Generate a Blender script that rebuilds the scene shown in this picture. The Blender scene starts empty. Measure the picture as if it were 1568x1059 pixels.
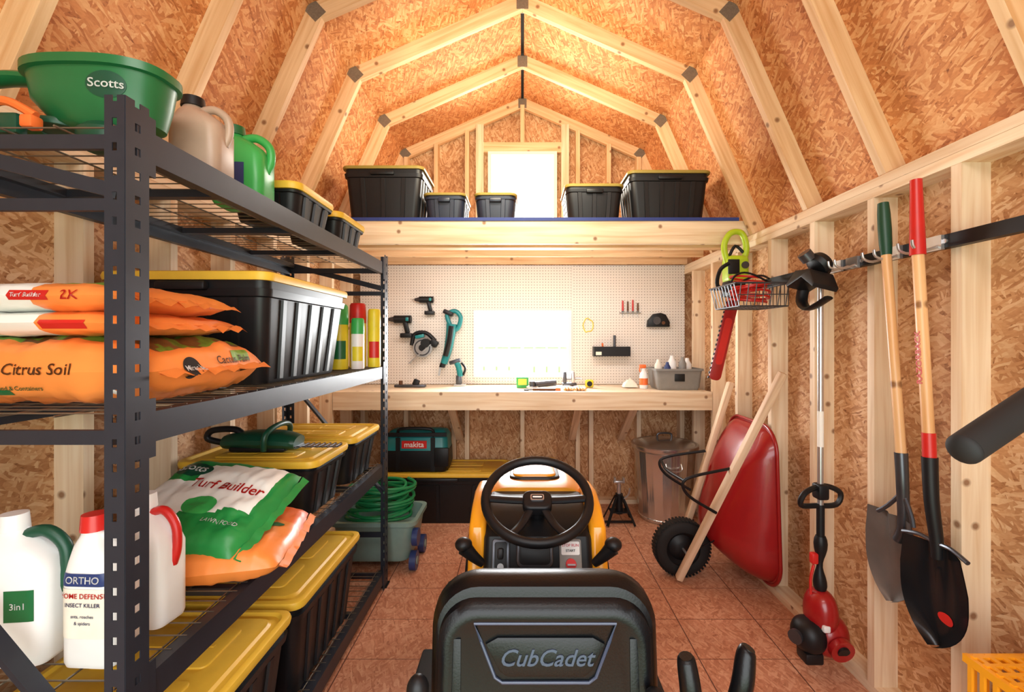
import bpy, bmesh, math, random
from mathutils import Vector, Matrix, Euler, noise
from mathutils.bvhtree import BVHTree
random.seed(7)
PI=math.pi
scene=bpy.context.scene
scene.view_settings.view_transform='Standard'
scene.view_settings.look='None'
EYE=1.48

# ------------------------------------------------------------ materials
def lin(c):
    out=[]
    for x in c[:3]:
        x/=255.0
        out.append(x/12.92 if x<=0.04045 else ((x+0.055)/1.055)**2.4)
    return tuple(out)+(1.0,)
def nd(nt,typ,props=None,**ins):
    n=nt.nodes.new(typ)
    for k,v in (props or {}).items(): setattr(n,k,v)
    for k,v in ins.items():
        k=k.replace('_',' ')
        s=n.inputs[int(k[1:])] if (k[0]=='i' and k[1:].isdigit()) else n.inputs[k]
        if isinstance(v,bpy.types.NodeSocket): nt.links.new(v,s)
        else: s.default_value=v
    return n
def newmat(name):
    m=bpy.data.materials.new(name); m.use_nodes=True
    nt=m.node_tree
    return m,nt,nt.nodes['Principled BSDF']
def mixc(nt,f,a,b,mode='MIX'):
    n=nt.nodes.new('ShaderNodeMix'); n.data_type='RGBA'; n.blend_type=mode
    for i,v in ((0,f),(6,a),(7,b)):
        if isinstance(v,bpy.types.NodeSocket): nt.links.new(v,n.inputs[i])
        else: n.inputs[i].default_value=v
    return n.outputs[2]
def ramp(nt,fac,stops):
    n=nt.nodes.new('ShaderNodeValToRGB'); nt.links.new(fac,n.inputs[0])
    el=n.color_ramp.elements
    el[0].position=stops[0][0]; el[0].color=stops[0][1]
    el[1].position=stops[-1][0]; el[1].color=stops[-1][1]
    for p,c in stops[1:-1]:
        e=el.new(p); e.color=c
    return n.outputs[0]
def M(name,rgb,rough=0.45,metal=0.0,var=0.12,scale=25,bump=0.0,coat=0.0,spec=0.5):
    m,nt,bs=newmat(name)
    tc=nd(nt,'ShaderNodeTexCoord')
    no=nd(nt,'ShaderNodeTexNoise',Vector=tc.outputs['Object'],Scale=scale,Detail=4.0)
    c=lin(rgb); a=tuple(x*(1-var) for x in c[:3])+(1,); b=tuple(min(1,x*(1+var)) for x in c[:3])+(1,)
    nt.links.new(mixc(nt,no.outputs[0],a,b),bs.inputs['Base Color'])
    bs.inputs['Roughness'].default_value=rough; bs.inputs['Metallic'].default_value=metal
    bs.inputs['Coat Weight'].default_value=coat; bs.inputs['Specular IOR Level'].default_value=spec
    if bump:
        bp=nd(nt,'ShaderNodeBump',Height=no.outputs[0],Strength=bump,Distance=0.004)
        nt.links.new(bp.outputs[0],bs.inputs['Normal'])
    return m
def OSB(name,cols,sc=1.0,grid=False,rough=0.75):
    m,nt,bs=newmat(name)
    tc=nd(nt,'ShaderNodeTexCoord'); uv=tc.outputs['UV']
    wn=nd(nt,'ShaderNodeTexNoise',Vector=uv,Scale=9.0*sc,Detail=3.0)
    wv=nd(nt,'ShaderNodeVectorMath',{'operation':'MULTIPLY_ADD'},i0=wn.outputs[1],i1=(0.03,0.03,0),i2=uv)
    cur=None
    for i,(ang,sx,sy) in enumerate(((0.1,16,72),(0.75,18,80),(1.35,14,62),(2.0,19,90),(2.6,15,68),(0.4,20,105))):
        mp=nd(nt,'ShaderNodeMapping',{'vector_type':'POINT'},Vector=wv.outputs[0],Rotation=(0,0,ang),Location=(i*3.1,i*7.7,0))
        m2=nd(nt,'ShaderNodeVectorMath',{'operation':'MULTIPLY'},i0=mp.outputs[0],i1=(sx*sc,sy*sc,1))
        v=nd(nt,'ShaderNodeTexVoronoi',{'voronoi_dimensions':'2D'},Vector=m2.outputs[0],Scale=1.0)
        s=nd(nt,'ShaderNodeSeparateColor',Color=v.outputs['Color'])
        if cur is None: cur=s.outputs[1]
        else:
            g=nd(nt,'ShaderNodeMath',{'operation':'GREATER_THAN'},i0=s.outputs[0],i1=0.62)
            cur=nd(nt,'ShaderNodeMix',i0=g.outputs[0],i2=cur,i3=s.outputs[1]).outputs[0]
    m3=nd(nt,'ShaderNodeMapping',Vector=uv,Scale=(60*sc,140*sc,1))
    fn=nd(nt,'ShaderNodeTexNoise',Vector=m3.outputs[0],Scale=1.0,Detail=3.0)
    val=nd(nt,'ShaderNodeMath',{'operation':'MULTIPLY_ADD'},i0=fn.outputs[0],i1=0.55,i2=cur)
    val=nd(nt,'ShaderNodeMath',{'operation':'MULTIPLY'},i0=val.outputs[0],i1=0.66).outputs[0]
    big=nd(nt,'ShaderNodeTexNoise',Vector=uv,Scale=1.7,Detail=4.0)
    col=ramp(nt,val,[(0.09,lin(cols[0])),(0.2,lin(cols[1])),(0.5,lin(cols[2])),(0.9,lin(cols[3]))])
    tint=ramp(nt,big.outputs[0],[(0.32,(0.74,0.66,0.58,1)),(0.68,(1.06,1.04,1.02,1))])
    col=mixc(nt,1.0,col,tint,'MULTIPLY')
    if grid:
        sx=nd(nt,'ShaderNodeSeparateXYZ',Vector=uv)
        def line(s,per,w):
            k=nd(nt,'ShaderNodeMath',{'operation':'DIVIDE'},i0=s,i1=per)
            fr=nd(nt,'ShaderNodeMath',{'operation':'FRACT'},i0=k.outputs[0])
            c=nd(nt,'ShaderNodeMath',{'operation':'SUBTRACT'},i0=fr.outputs[0],i1=0.5)
            ab=nd(nt,'ShaderNodeMath',{'operation':'ABSOLUTE'},i0=c.outputs[0])
            return nd(nt,'ShaderNodeMath',{'operation':'GREATER_THAN'},i0=ab.outputs[0],i1=0.5-w/per).outputs[0]
        l1=line(sx.outputs[0],0.305,0.0018); l2=line(sx.outputs[1],0.41,0.0026)
        mm=nd(nt,'ShaderNodeMath',{'operation':'MAXIMUM'},i0=l1,i1=l2)
        col=mixc(nt,mm.outputs[0],col,lin((96,56,42)))
    nt.links.new(col,bs.inputs['Base Color'])
    bs.inputs['Roughness'].default_value=rough
    bp=nd(nt,'ShaderNodeBump',Height=val,Strength=0.3,Distance=0.002)
    nt.links.new(bp.outputs[0],bs.inputs['Normal'])
    return m
def PINE(name,dark,light,knot=(130,84,48),rough=0.6):
    m,nt,bs=newmat(name)
    tc=nd(nt,'ShaderNodeTexCoord'); uv=tc.outputs['UV']
    mp=nd(nt,'ShaderNodeMapping',Vector=uv,Scale=(1.6,34,1))
    n1=nd(nt,'ShaderNodeTexNoise',Vector=mp.outputs[0],Scale=1.0,Detail=5.0,Distortion=0.6)
    col=ramp(nt,n1.outputs[0],[(0.3,lin(dark)),(0.6,lin(light))])
    v=nd(nt,'ShaderNodeTexVoronoi',{'voronoi_dimensions':'2D'},Vector=uv,Scale=7.0)
    k=nd(nt,'ShaderNodeMapRange',Value=v.outputs['Distance'],From_Min=0.05,From_Max=0.12,To_Min=0.85,To_Max=0.0)
    s=nd(nt,'ShaderNodeSeparateColor',Color=v.outputs['Color'])
    g=nd(nt,'ShaderNodeMath',{'operation':'GREATER_THAN'},i0=s.outputs[0],i1=0.68)
    kk=nd(nt,'ShaderNodeMath',{'operation':'MULTIPLY'},i0=k.outputs[0],i1=g.outputs[0])
    col=mixc(nt,kk.outputs[0],col,lin(knot))
    bg=nd(nt,'ShaderNodeTexNoise',Vector=uv,Scale=1.5,Detail=2.0)
    t=ramp(nt,bg.outputs[0],[(0.3,(0.86,0.83,0.80,1)),(0.7,(1.05,1.05,1.05,1))])
    col=mixc(nt,1.0,col,t,'MULTIPLY')
    nt.links.new(col,bs.inputs['Base Color']); bs.inputs['Roughness'].default_value=rough
    return m
def PEG(name):
    m,nt,bs=newmat(name)
    tc=nd(nt,'ShaderNodeTexCoord'); uv=tc.outputs['UV']
    sc=nd(nt,'ShaderNodeVectorMath',{'operation':'SCALE'},i0=uv,Scale=1/0.0254)
    fr=nd(nt,'ShaderNodeVectorMath',{'operation':'FRACTION'},i0=sc.outputs[0])
    sb=nd(nt,'ShaderNodeVectorMath',{'operation':'SUBTRACT'},i0=fr.outputs[0],i1=(0.5,0.5,0))
    sp=nd(nt,'ShaderNodeSeparateXYZ',Vector=sb.outputs[0])
    cb=nd(nt,'ShaderNodeCombineXYZ',X=sp.outputs[0],Y=sp.outputs[1])
    ln=nd(nt,'ShaderNodeVectorMath',{'operation':'LENGTH'},i0=cb.outputs[0])
    mr=nd(nt,'ShaderNodeMapRange',Value=ln.outputs['Value'],From_Min=0.12,From_Max=0.18,To_Min=1.0,To_Max=0.0)
    col=mixc(nt,mr.outputs[0],lin((228,219,208)),lin((120,102,88)))
    nt.links.new(col,bs.inputs['Base Color']); bs.inputs['Roughness'].default_value=0.45
    return m

m_osb_wall=OSB('osb_wall',[(112,68,38),(180,128,84),(212,164,118),(236,204,164)])
m_osb_roof=OSB('osb_roof',[(120,66,32),(190,120,68),(220,152,94),(242,196,142)])  # warm light on the roof boards is put into these orange tones
m_osb_floor=OSB('osb_floor',[(142,88,64),(188,128,98),(208,150,120),(228,182,152)],sc=1.25,grid=True,rough=0.5)
m_pine=PINE('pine',(226,194,154),(245,226,196))
m_pine_w=PINE('pine_warm',(216,172,122),(238,206,162))
m_ply=PINE('plywood',(214,188,156),(238,220,192),rough=0.5)
m_peg=PEG('pegboard')
m_white=M('vinyl_white',(240,238,230),0.4,var=0.03)
m_black=M('black_plastic',(18,19,22),0.45,var=0.2,spec=.35)
m_blackg=M('black_gloss',(8,10,14),0.34,var=0.3,bump=0.10,scale=220,spec=.32)
m_bin=M('bin_black',(24,25,28),0.4,var=0.15,spec=.35)
m_binblue=M('bin_navy',(34,42,58),0.38,var=0.15)
m_yel=M('lid_yellow',(234,192,62),0.45,var=0.08)
m_lido=M('lid_olive',(150,132,62),0.45,var=0.1)
m_cub=M('mower_yellow',(244,166,32),0.28,var=0.05,coat=0.4)
m_rack=M('rack_paint',(44,48,58),0.40,metal=0.3,var=0.15)
m_wire=M('rack_wire',(130,122,110),0.4,metal=0.8)
m_nail=M('galv_plate',(132,126,114),0.45,metal=0.5,var=0.35,scale=120)
m_galv=M('galvanized',(214,214,212),0.24,metal=0.88,var=0.10,scale=10)
m_steel=M('steel',(200,200,202),0.28,metal=0.8,var=0.1)
m_dsteel=M('dark_steel',(84,86,92),0.32,metal=0.7,var=0.35,scale=12)
m_blade=M('blade_steel',(40,42,46),0.22,metal=0.6,var=0.5,scale=9)
m_bladeg=M('blade_grey',(120,116,112),0.4,metal=0.6,var=0.3,scale=9)
m_green=M('green_plastic',(26,100,56),0.35,var=0.1)
m_dgreen=M('dark_green',(16,70,50),0.4,var=0.1)
m_lgreen=M('bright_green',(60,170,84),0.35)
m_lime=M('lime_plastic',(176,206,40),0.4)
m_bagg=M('bag_green',(34,138,66),0.35,var=0.25,scale=18,bump=0.3)
m_bago=M('bag_orange',(240,140,66),0.36,var=0.12,scale=14,bump=0.4)
m_bagw=M('bag_white',(240,240,234),0.36,var=0.06,scale=14,bump=0.3)
m_bagb=M('bag_soil_print',(120,84,44),0.4,var=0.6,scale=40,bump=0.3)
m_bagl=M('bag_leaf_print',(110,150,50),0.4,var=0.7,scale=50,bump=0.3)
m_red=M('red_plastic',(200,36,32),0.35)
m_redp=M('red_paint',(156,24,26),0.3,var=0.1,coat=0.3)
m_orange=M('orange_plastic',(236,112,50),0.4)
m_beige=M('beige_plastic',(176,152,132),0.4)
m_whitep=M('white_plastic',(236,236,234),0.35,var=0.04)
m_teal=M('teal_plastic',(20,126,130),0.35)
m_navy=M('navy',(40,58,110),0.4)
m_bluedeck=M('deck_edge_blue',(40,60,130),0.5)
m_brown=M('brown_text',(96,56,24),0.5)
m_wood=PINE('ash_handle',(214,158,100),(236,190,136),rough=0.35)
m_woodr=PINE('rough_handle',(200,166,132),(232,206,174))
m_tub=M('tub_grey_green',(128,158,150),0.35)
m_grey=M('grey_plastic',(132,130,126),0.5)
m_emb=M('embossed_text',(62,72,94),0.3)
m_paper=M('paper',(236,230,214),0.7)
m_rubber=M('rubber',(18,18,19),0.75,var=0.25)
m_dark=M('dark_gap',(30,22,16),0.9)
m_grass=M('grass',(120,170,70),0.9,var=0.4,scale=8)
m_fence=M('fence_white',(235,235,230),0.7)
m_hose=M('hose_green',(20,130,76),0.4)
m_yelb=M('bottle_yellow',(228,210,50),0.35)

# ------------------------------------------------------------ builder
def frame(o,x,y):
    x=Vector(x).normalized(); y=Vector(y); z=x.cross(y).normalized(); y=z.cross(x)
    m=Matrix((x,y,z)).transposed().to_4x4(); m.translation=Vector(o); return m
def rotm(r):
    if isinstance(r,Matrix): return r.to_4x4()
    return Euler(r).to_matrix().to_4x4()
def cr(pts,k=6,closed=False):
    P=[Vector(p) for p in pts]; n=len(P); out=[]
    rng=range(n if closed else n-1)
    for i in rng:
        if closed: a,b,c,d=P[(i-1)%n],P[i],P[(i+1)%n],P[(i+2)%n]
        else: a,b,c,d=P[max(i-1,0)],P[i],P[i+1],P[min(i+2,n-1)]
        for j in range(k):
            t=j/k
            out.append(0.5*((2*b)+(c-a)*t+(2*a-5*b+4*c-d)*t*t+(3*b-a-3*c+d)*t**3))
    if not closed: out.append(P[-1])
    return out
def rr(w,h,r,n=5):
    out=[]; r=min(r,w/2-1e-4,h/2-1e-4)
    for cx,cy,a0 in ((w/2-r,h/2-r,0),(-w/2+r,h/2-r,PI/2),(-w/2+r,-h/2+r,PI),(w/2-r,-h/2+r,1.5*PI)):
        for i in range(n+1):
            a=a0+PI/2*i/n; out.append((cx+r*math.cos(a),cy+r*math.sin(a)))
    return out
class B:
    def __init__(s,name):
        s.name=name; s.v=[]; s.f=[]; s.m=[]; s.uv=[]; s.mats=[]
    def mi(s,m):
        if m not in s.mats: s.mats.append(m)
        return s.mats.index(m)
    def add(s,vs,fs,mat,Mx=None,off=True):
        vs=[Vector(v) for v in vs]
        dims=[max(v[i] for v in vs)-min(v[i] for v in vs) for i in range(3)]
        L=dims.index(max(dims)); o=len(s.v)
        ox,oy=(random.uniform(0,20),random.uniform(0,20)) if off else (0,0)
        for i,f in enumerate(fs):
            a,b,c=vs[f[0]],vs[f[1]],vs[f[2]]
            n=(b-a).cross(c-a)
            if len(f)>3 and n.length<1e-12: n=(c-a).cross(vs[f[3]]-a)
            nn=[abs(x) for x in n]; Nx=nn.index(max(nn))
            ax=[k for k in range(3) if k!=Nx]
            if L in ax: ax=[L]+[k for k in ax if k!=L]
            s.f.append([o+k for k in f]); s.uv.append([(vs[k][ax[0]]+ox,vs[k][ax[1]]+oy) for k in f])
            s.m.append(s.mi(mat[i] if isinstance(mat,list) else mat))
        for v in vs: s.v.append(Mx@v if Mx else v)
        return s
    def bm(s,bm,mat,Mx=None):
        bm.verts.ensure_lookup_table(); bm.verts.index_update()
        s.add([v.co.copy() for v in bm.verts],[[v.index for v in f.verts] for f in bm.faces],mat,Mx); bm.free()
    def box(s,c,sz,mat,rot=(0,0,0),bev=0,seg=2):
        Mx=Matrix.Translation(Vector(c))@rotm(rot)
        if bev:
            b=bmesh.new(); bmesh.ops.create_cube(b,size=1.0)
            for v in b.verts: v.co=Vector((v.co.x*sz[0],v.co.y*sz[1],v.co.z*sz[2]))
            bmesh.ops.bevel(b,geom=b.edges[:],offset=bev,segments=seg,profile=0.5,affect='EDGES')
            s.bm(b,mat,Mx)
        else:
            x,y,z=[k/2 for k in sz]
            v=[(-x,-y,-z),(x,-y,-z),(x,y,-z),(-x,y,-z),(-x,-y,z),(x,-y,z),(x,y,z),(-x,y,z)]
            s.add(v,[(0,3,2,1),(4,5,6,7),(0,1,5,4),(1,2,6,5),(2,3,7,6),(3,0,4,7)],mat,Mx)
        return s
    def bb(s,x0,x1,y0,y1,z0,z1,mat,bev=0):
        return s.box(((x0+x1)/2,(y0+y1)/2,(z0+z1)/2),(abs(x1-x0),abs(y1-y0),abs(z1-z0)),mat,bev=bev)
    def beam(s,p0,p1,w,t,mat,up=(0,0,1),bev=0):
        p0=Vector(p0);p1=Vector(p1); d=p1-p0
        Mx=frame((p0+p1)/2,d,Vector(up).cross(d) if abs(Vector(up).normalized().dot(d.normalized()))<0.99 else Vector((0,1,0)))
        return s.box(Mx.translation,(d.length,w,t),mat,rot=Mx.to_3x3(),bev=bev)
    def hexa(s,b4,t4,mat,Mx=None):
        return s.add(list(b4)+list(t4),[(0,3,2,1),(4,5,6,7),(0,1,5,4),(1,2,6,5),(2,3,7,6),(3,0,4,7)],mat,Mx)
    def cyl(s,p0,p1,r,mat,r1=None,n=20):
        p0=Vector(p0);p1=Vector(p1); r1=r if r1 is None else r1
        d=(p1-p0); L=d.length
        q=d.to_track_quat('Z','Y').to_matrix().to_4x4(); q.translation=p0
        v=[];f=[]
        for i in range(n):
            a=2*PI*i/n; v.append((r*math.cos(a),r*math.sin(a),0))
        for i in range(n):
            a=2*PI*i/n; v.append((r1*math.cos(a),r1*math.sin(a),L))
        for i in range(n): j=(i+1)%n; f.append((i,j,n+j,n+i))
        f.append(tuple(range(n-1,-1,-1))); f.append(tuple(range(n,2*n)))
        return s.add(v,f,mat,q)
    def tube(s,pts,r,mat,n=8,closed=False,k=0,flat=None):
        P=cr(pts,k,closed) if k else [Vector(p) for p in pts]
        m=len(P); v=[];f=[]; up=None
        for i in range(m):
            a=P[(i-1)%m] if (closed or i>0) else P[i]; b=P[(i+1)%m] if (closed or i<m-1) else P[i]
            t=(b-a).normalized()
            if up is None:
                up=Vector((0,0,1)) if abs(t.z)<0.9 else Vector((1,0,0))
            x=(up-t*up.dot(t)).normalized(); y=t.cross(x); up=x
            rad=r(i/(m-1)) if callable(r) else r
            for j in range(n):
                an=2*PI*j/n; v.append(P[i]+x*math.cos(an)*rad+y*math.sin(an)*rad*(flat or 1))
        for i in range(m if closed else m-1):
            i2=(i+1)%m
            for j in range(n):
                j2=(j+1)%n; f.append((i*n+j,i*n+j2,i2*n+j2,i2*n+j))
        if not closed:
            f.append(tuple(range(n-1,-1,-1))); f.append(tuple(range((m-1)*n,m*n)))
        return s.add(v,f,mat)
    def lathe(s,prof,mat,Mx=None,n=32,mod=None):
        v=[];f=[]
        for k,(r,z) in enumerate(prof):
            for i in range(n):
                a=2*PI*i/n; q=r*(mod(a,z) if mod else 1); v.append((q*math.cos(a),q*math.sin(a),z))
        for k in range(len(prof)-1):
            for i in range(n):
                j=(i+1)%n; f.append((k*n+i,k*n+j,(k+1)*n+j,(k+1)*n+i))
        if prof[0][0]>1e-4: f.append(tuple(range(n-1,-1,-1)))
        if prof[-1][0]>1e-4: f.append(tuple(range((len(prof)-1)*n,len(prof)*n)))
        if isinstance(Mx,(tuple,Vector)): Mx=Matrix.Translation(Vector(Mx))
        return s.add(v,f,mat,Mx)
    def ell(s,c,r,mat,rot=(0,0,0),n=20,m=12,pw=1.0):
        prof=[]
        for i in range(m+1):
            a=-PI/2+PI*i/m; prof.append((max(1e-5,math.cos(a))**pw,math.sin(a)))
        Mx=Matrix.Translation(Vector(c))@rotm(rot)@Matrix.Diagonal((r[0],r[1],r[2],1))
        return s.lathe(prof,mat,Mx,n=n)
    def prism(s,poly,th,mat,Mx=None,bev=0,seg=2):
        b=bmesh.new()
        vs=[b.verts.new((p[0],p[1],-th/2)) for p in poly]
        f=b.faces.new(vs); r=bmesh.ops.extrude_face_region(b,geom=[f])
        for g in r['geom']:
            if isinstance(g,bmesh.types.BMVert): g.co.z+=th
        bmesh.ops.recalc_face_normals(b,faces=b.faces[:])
        if bev:
            ed=[e for e in b.edges if abs(e.verts[0].co.z-e.verts[1].co.z)<1e-6]
            bmesh.ops.bevel(b,geom=ed,offset=bev,segments=seg,profile=0.5,affect='EDGES')
        s.bm(b,mat,Mx); return s
    def loft(s,loops,mat,Mx=None,cap0=True,cap1=True):
        n=len(loops[0]); v=[p for l in loops for p in l]; f=[]
        for k in range(len(loops)-1):
            for i in range(n):
                j=(i+1)%n; f.append((k*n+i,k*n+j,(k+1)*n+j,(k+1)*n+i))
        if cap0: f.append(tuple(range(n-1,-1,-1)))
        if cap1: f.append(tuple(range((len(loops)-1)*n,len(loops)*n)))
        return s.add(v,f,mat,Mx)
    def bvh(s): return BVHTree.FromPolygons(s.v,s.f)
    def text(s,txt,size,Mx,mat,bvh=None,ext=0.0006,off=0.0025,bold=0.02,sx=1.0,shear=0):
        cu=bpy.data.curves.new('t','FONT'); cu.body=txt; cu.size=size; cu.align_x='CENTER'; cu.align_y='CENTER'
        cu.extrude=ext; cu.offset=bold*size*0.5; cu.resolution_u=3; cu.shear=shear
        ob=bpy.data.objects.new('t',cu); scene.collection.objects.link(ob)
        dg=bpy.context.evaluated_depsgraph_get(); dg.update()
        me=bpy.data.meshes.new_from_object(ob.evaluated_get(dg))
        vs=[Mx@Vector((v.co.x*sx,v.co.y,v.co.z)) for v in me.vertices]; fs=[list(p.vertices) for p in me.polygons]
        if bvh:
            nz=(Mx.to_3x3()@Vector((0,0,1))).normalized()
            for i,v in enumerate(vs):
                h=bvh.ray_cast(v+nz*0.15,-nz,0.4)
                if h[0] is not None: vs[i]=h[0]+nz*off
        bpy.data.objects.remove(ob); bpy.data.curves.remove(cu); bpy.data.meshes.remove(me)
        if vs and fs: s.add(vs,fs,mat)
        return s
    def patch(s,w,h,Mx,mat,bvh,off=0.0018,shape=None,n=14):
        nz=(Mx.to_3x3()@Vector((0,0,1))).normalized(); v=[];f=[]
        if shape=='oval':
            v.append(Mx@Vector((0,0,0)))
            R=5;K=28
            for r in range(1,R+1):
                for k in range(K):
                    a=2*PI*k/K; v.append(Mx@Vector((w/2*r/R*math.cos(a),h/2*r/R*math.sin(a),0)))
            for k in range(K): f.append((0,1+k,1+(k+1)%K))
            for r in range(R-1):
                for k in range(K):
                    a=1+r*K; f.append((a+k,a+K+k,a+K+(k+1)%K,a+(k+1)%K))
        else:
            for i in range(n+1):
                for j in range(n+1): v.append(Mx@Vector((w*(i/n-0.5),h*(j/n-0.5),0)))
            for i in range(n):
                for j in range(n): a=i*(n+1)+j; f.append((a,a+n+1,a+n+2,a+1))
        for i,p in enumerate(v):
            q=bvh.ray_cast(p+nz*0.15,-nz,0.4)
            if q[0] is not None: v[i]=q[0]+nz*off
        return s.add(v,f,mat)
    def done(s,ang=38,smooth=True):
        me=bpy.data.meshes.new(s.name)
        c=Vector([ (max(v[i] for v in s.v)+min(v[i] for v in s.v))/2 for i in range(3)])
        me.from_pydata([v-c for v in s.v],[],s.f)
        for m in s.mats: me.materials.append(m)
        ul=me.uv_layers.new(name='UVMap')
        k=0
        for p,u,mi in zip(me.polygons,s.uv,s.m):
            p.material_index=mi; p.use_smooth=smooth
            for q in u: ul.data[k].uv=q; k+=1
        me.update()
        if smooth: me.set_sharp_from_angle(angle=math.radians(ang))
        ob=bpy.data.objects.new(s.name,me); ob.location=c
        scene.collection.objects.link(ob); return ob

# ------------------------------------------------------------ shell
XI,XO=1.46,1.558
YB=4.15; YS=4.24; YF=-0.6
PI_IN=[(1.46,2.15),(1.03,3.13),(0.0,3.58)]
PO=[(1.558,2.15),(1.098,3.198),(0.0,3.678)]
def roofz(x):
    x=abs(x)
    if x<=1.098: return 3.678-(3.678-3.198)*x/1.098
    return 3.198-(3.198-2.15)*(x-1.098)/(1.558-1.098)
b=B('floor'); b.add([(-1.6,YF,0),(1.6,YF,0),(1.6,YS,0),(-1.6,YS,0),(-1.6,YF,-.03),(1.6,YF,-.03),(1.6,YS,-.03),(-1.6,YS,-.03)],
   [(0,1,2,3),(7,6,5,4),(0,4,5,1),(1,5,6,2),(2,6,7,3),(3,7,4,0)],m_osb_floor,off=False); b.done(smooth=False)
for nm,sg in (('wall_left',-1),('wall_right',1)):
    b=B(nm); b.bb(sg*XO,sg*(XO+.012),YF,YS,-.03,2.17,m_osb_wall)
    ys=[-0.45,-0.05,0.36,0.76,1.15,1.55,1.93,2.32,2.72,3.14,3.55,3.95]
    for y in ys: b.bb(sg*XI,sg*XO,y-.019,y+.019,.038,2.07,m_pine)
    b.bb(sg*(XI),sg*XO,YF,YS,0,.038,m_pine)
    b.bb(sg*(XI-.002),sg*XO,YF,YS,2.07,2.108,m_pine); b.bb(sg*(XI),sg*XO,YF,YS,2.11,2.148,m_pine)
    b.done(smooth=False)
def wallcols(b,y0,y1,holes,mat,xlim=1.57):
    xs=sorted(set([-xlim,-1.098,0,1.098,xlim]+[h[0] for h in holes]+[h[1] for h in holes]))
    for a,c in zip(xs[:-1],xs[1:]):
        cuts=sorted([(h[2],h[3]) for h in holes if h[0]<=a+1e-6 and h[1]>=c-1e-6])
        z=0.0; segs=[]
        for q in cuts: segs.append((z,q[0])); z=q[1]
        segs.append((z,None))
        for z0,z1 in segs:
            if z1 is not None:
                if z1-z0>1e-4: b.bb(a,c,y0,y1,z0,z1,mat)
            else:
                za,zc=roofz(a),roofz(c)
                b.hexa([(a,y0,z0),(c,y0,z0),(c,y1,z0),(a,y1,z0)],[(a,y0,za),(c,y0,zc),(c,y1,zc),(a,y1,za)],mat)
W1=(-.44,.44,1.145,1.745); W2=(-.31,.31,2.45,3.17)
b=B('wall_back'); wallcols(b,YS,YS+.012,[W1,W2],m_osb_wall)
for x in (-1.44,-1.05,-.62,-.5,0,.5,.62,1.05,1.44):
    b.bb(x-.019,x+.019,YB,YS,.038,1.04,m_pine)
b.bb(-XI,XI,YB,YS,0,.038,m_pine)
b.done(smooth=False)
b=B('trim_1')
for x in (-1.05,-.78,-.5,.5,.78,1.05):
    b.bb(x-.019,x+.019,YB,YS,2.27,roofz(x)-.09,m_pine_w)
for x in (-.385,.385): b.bb(x-.035,x+.035,YB-.003,YS,2.27,roofz(x)-.09,m_pine)
b.bb(-.35,.35,YB,YS,3.17,3.26,m_pine_w); b.bb(-.35,.35,YB,YS,2.41,2.45,m_pine_w)
b.bb(-.019,.019,YB,YS,3.26,roofz(0)-.08,m_pine_w)
b.done(smooth=False)
b=B('wall_front'); wallcols(b,YF-.012,YF,[(-1.0,1.0,0.0,2.05)],m_osb_wall)
for x in (-1.02,1.02): b.bb(x-.02,x+.02,YF,YF+.09,0,2.1,m_pine)
b.bb(-1.04,1.04,YF,YF+.09,2.1,2.2,m_pine); b.done(smooth=False)
b=B('ceiling')
def slab(b,p,q,mat,y0,y1,t=.012):
    p=Vector((p[0],0,p[1]));q=Vector((q[0],0,q[1])); d=(q-p)
    nrm=Vector((-d.z,0,d.x)).normalized()
    if nrm.z<0: nrm=-nrm
    c=(p+q)/2+Vector((0,(y0+y1)/2,0))+nrm*t/2
    Mx=frame(c,(0,1,0),d); b.box(c,(y1-y0,d.length,t),mat,rot=Mx.to_3x3())
for sg in (-1,1):
    P=[(sg*x,z) for x,z in PO]
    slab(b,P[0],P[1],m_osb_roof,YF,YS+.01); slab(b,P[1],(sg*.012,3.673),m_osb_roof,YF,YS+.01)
b.bb(-.03,.03,YF,YS,3.69,3.70,m_dark)
b.done(smooth=False)
def rafter(name,y):
    b=B(name)
    for sg in (-1,1):
        I=[Vector((sg*x,0,z)) for x,z in PI_IN]
        for k,(a,c) in enumerate(((0,1),(1,2))):
            p,q=I[a],I[c]; d=(q-p).normalized(); n=Vector((-d.z,0,d.x))
            if n.z<0: n=-n
            ex=d*.012 if k==0 else Vector((0,0,0))
            cc=(p+q+ex)/2+n*.045+Vector((0,y,0))
            Mx=frame(cc,d,(0,1,0)); b.box(cc,((q-p).length+.012*(k==0),.038-.001*k,.088),m_pine_w,rot=Mx.to_3x3())
        kc=(I[1]+Vector((sg*.034,0,.036)))
        for s2 in (-1,1):
            b.box((kc.x,y+s2*.0205,kc.z),(.075,.002,.085),m_nail,rot=(0,sg*math.radians(43),0))
    for s2 in (-1,1): b.box((0,y+s2*.0205,3.62),(.075,.002,.085),m_nail)
    b.done(smooth=False)
for i,y in enumerate((.1,.7,1.30,1.87,2.38,2.94,3.56,4.19)): rafter('ceiling_rafter_%d'%(i+1),y)
ZL=2.25
b=B('loft_platform')
b.prism([(-1.455,2.102),(1.455,2.102),(1.455,2.152),(1.495,2.152),(1.495,2.248),(-1.495,2.248),(-1.495,2.152),(-1.455,2.152)],.038,m_pine,frame((0,2.999,0),(1,0,0),(0,0,1)))
for y in (3.30,3.72,4.08): b.bb(-XI+.005,XI-.005,y-.019,y+.019,ZL-.10,ZL-.002,m_pine_w)
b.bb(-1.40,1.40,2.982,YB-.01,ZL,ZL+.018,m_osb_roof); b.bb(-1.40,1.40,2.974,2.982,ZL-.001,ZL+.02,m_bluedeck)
b.bb(-XI+.005,XI-.005,3.10,3.19,ZL-.15,ZL-.112,m_pine_w)
b.done(smooth=False)
b=B('pegboard')
b.bb(-XI,W1[0],YB-.006,YB,1.082,2.15,m_peg); b.bb(W1[1],XI,YB-.006,YB,1.082,2.15,m_peg)
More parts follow.
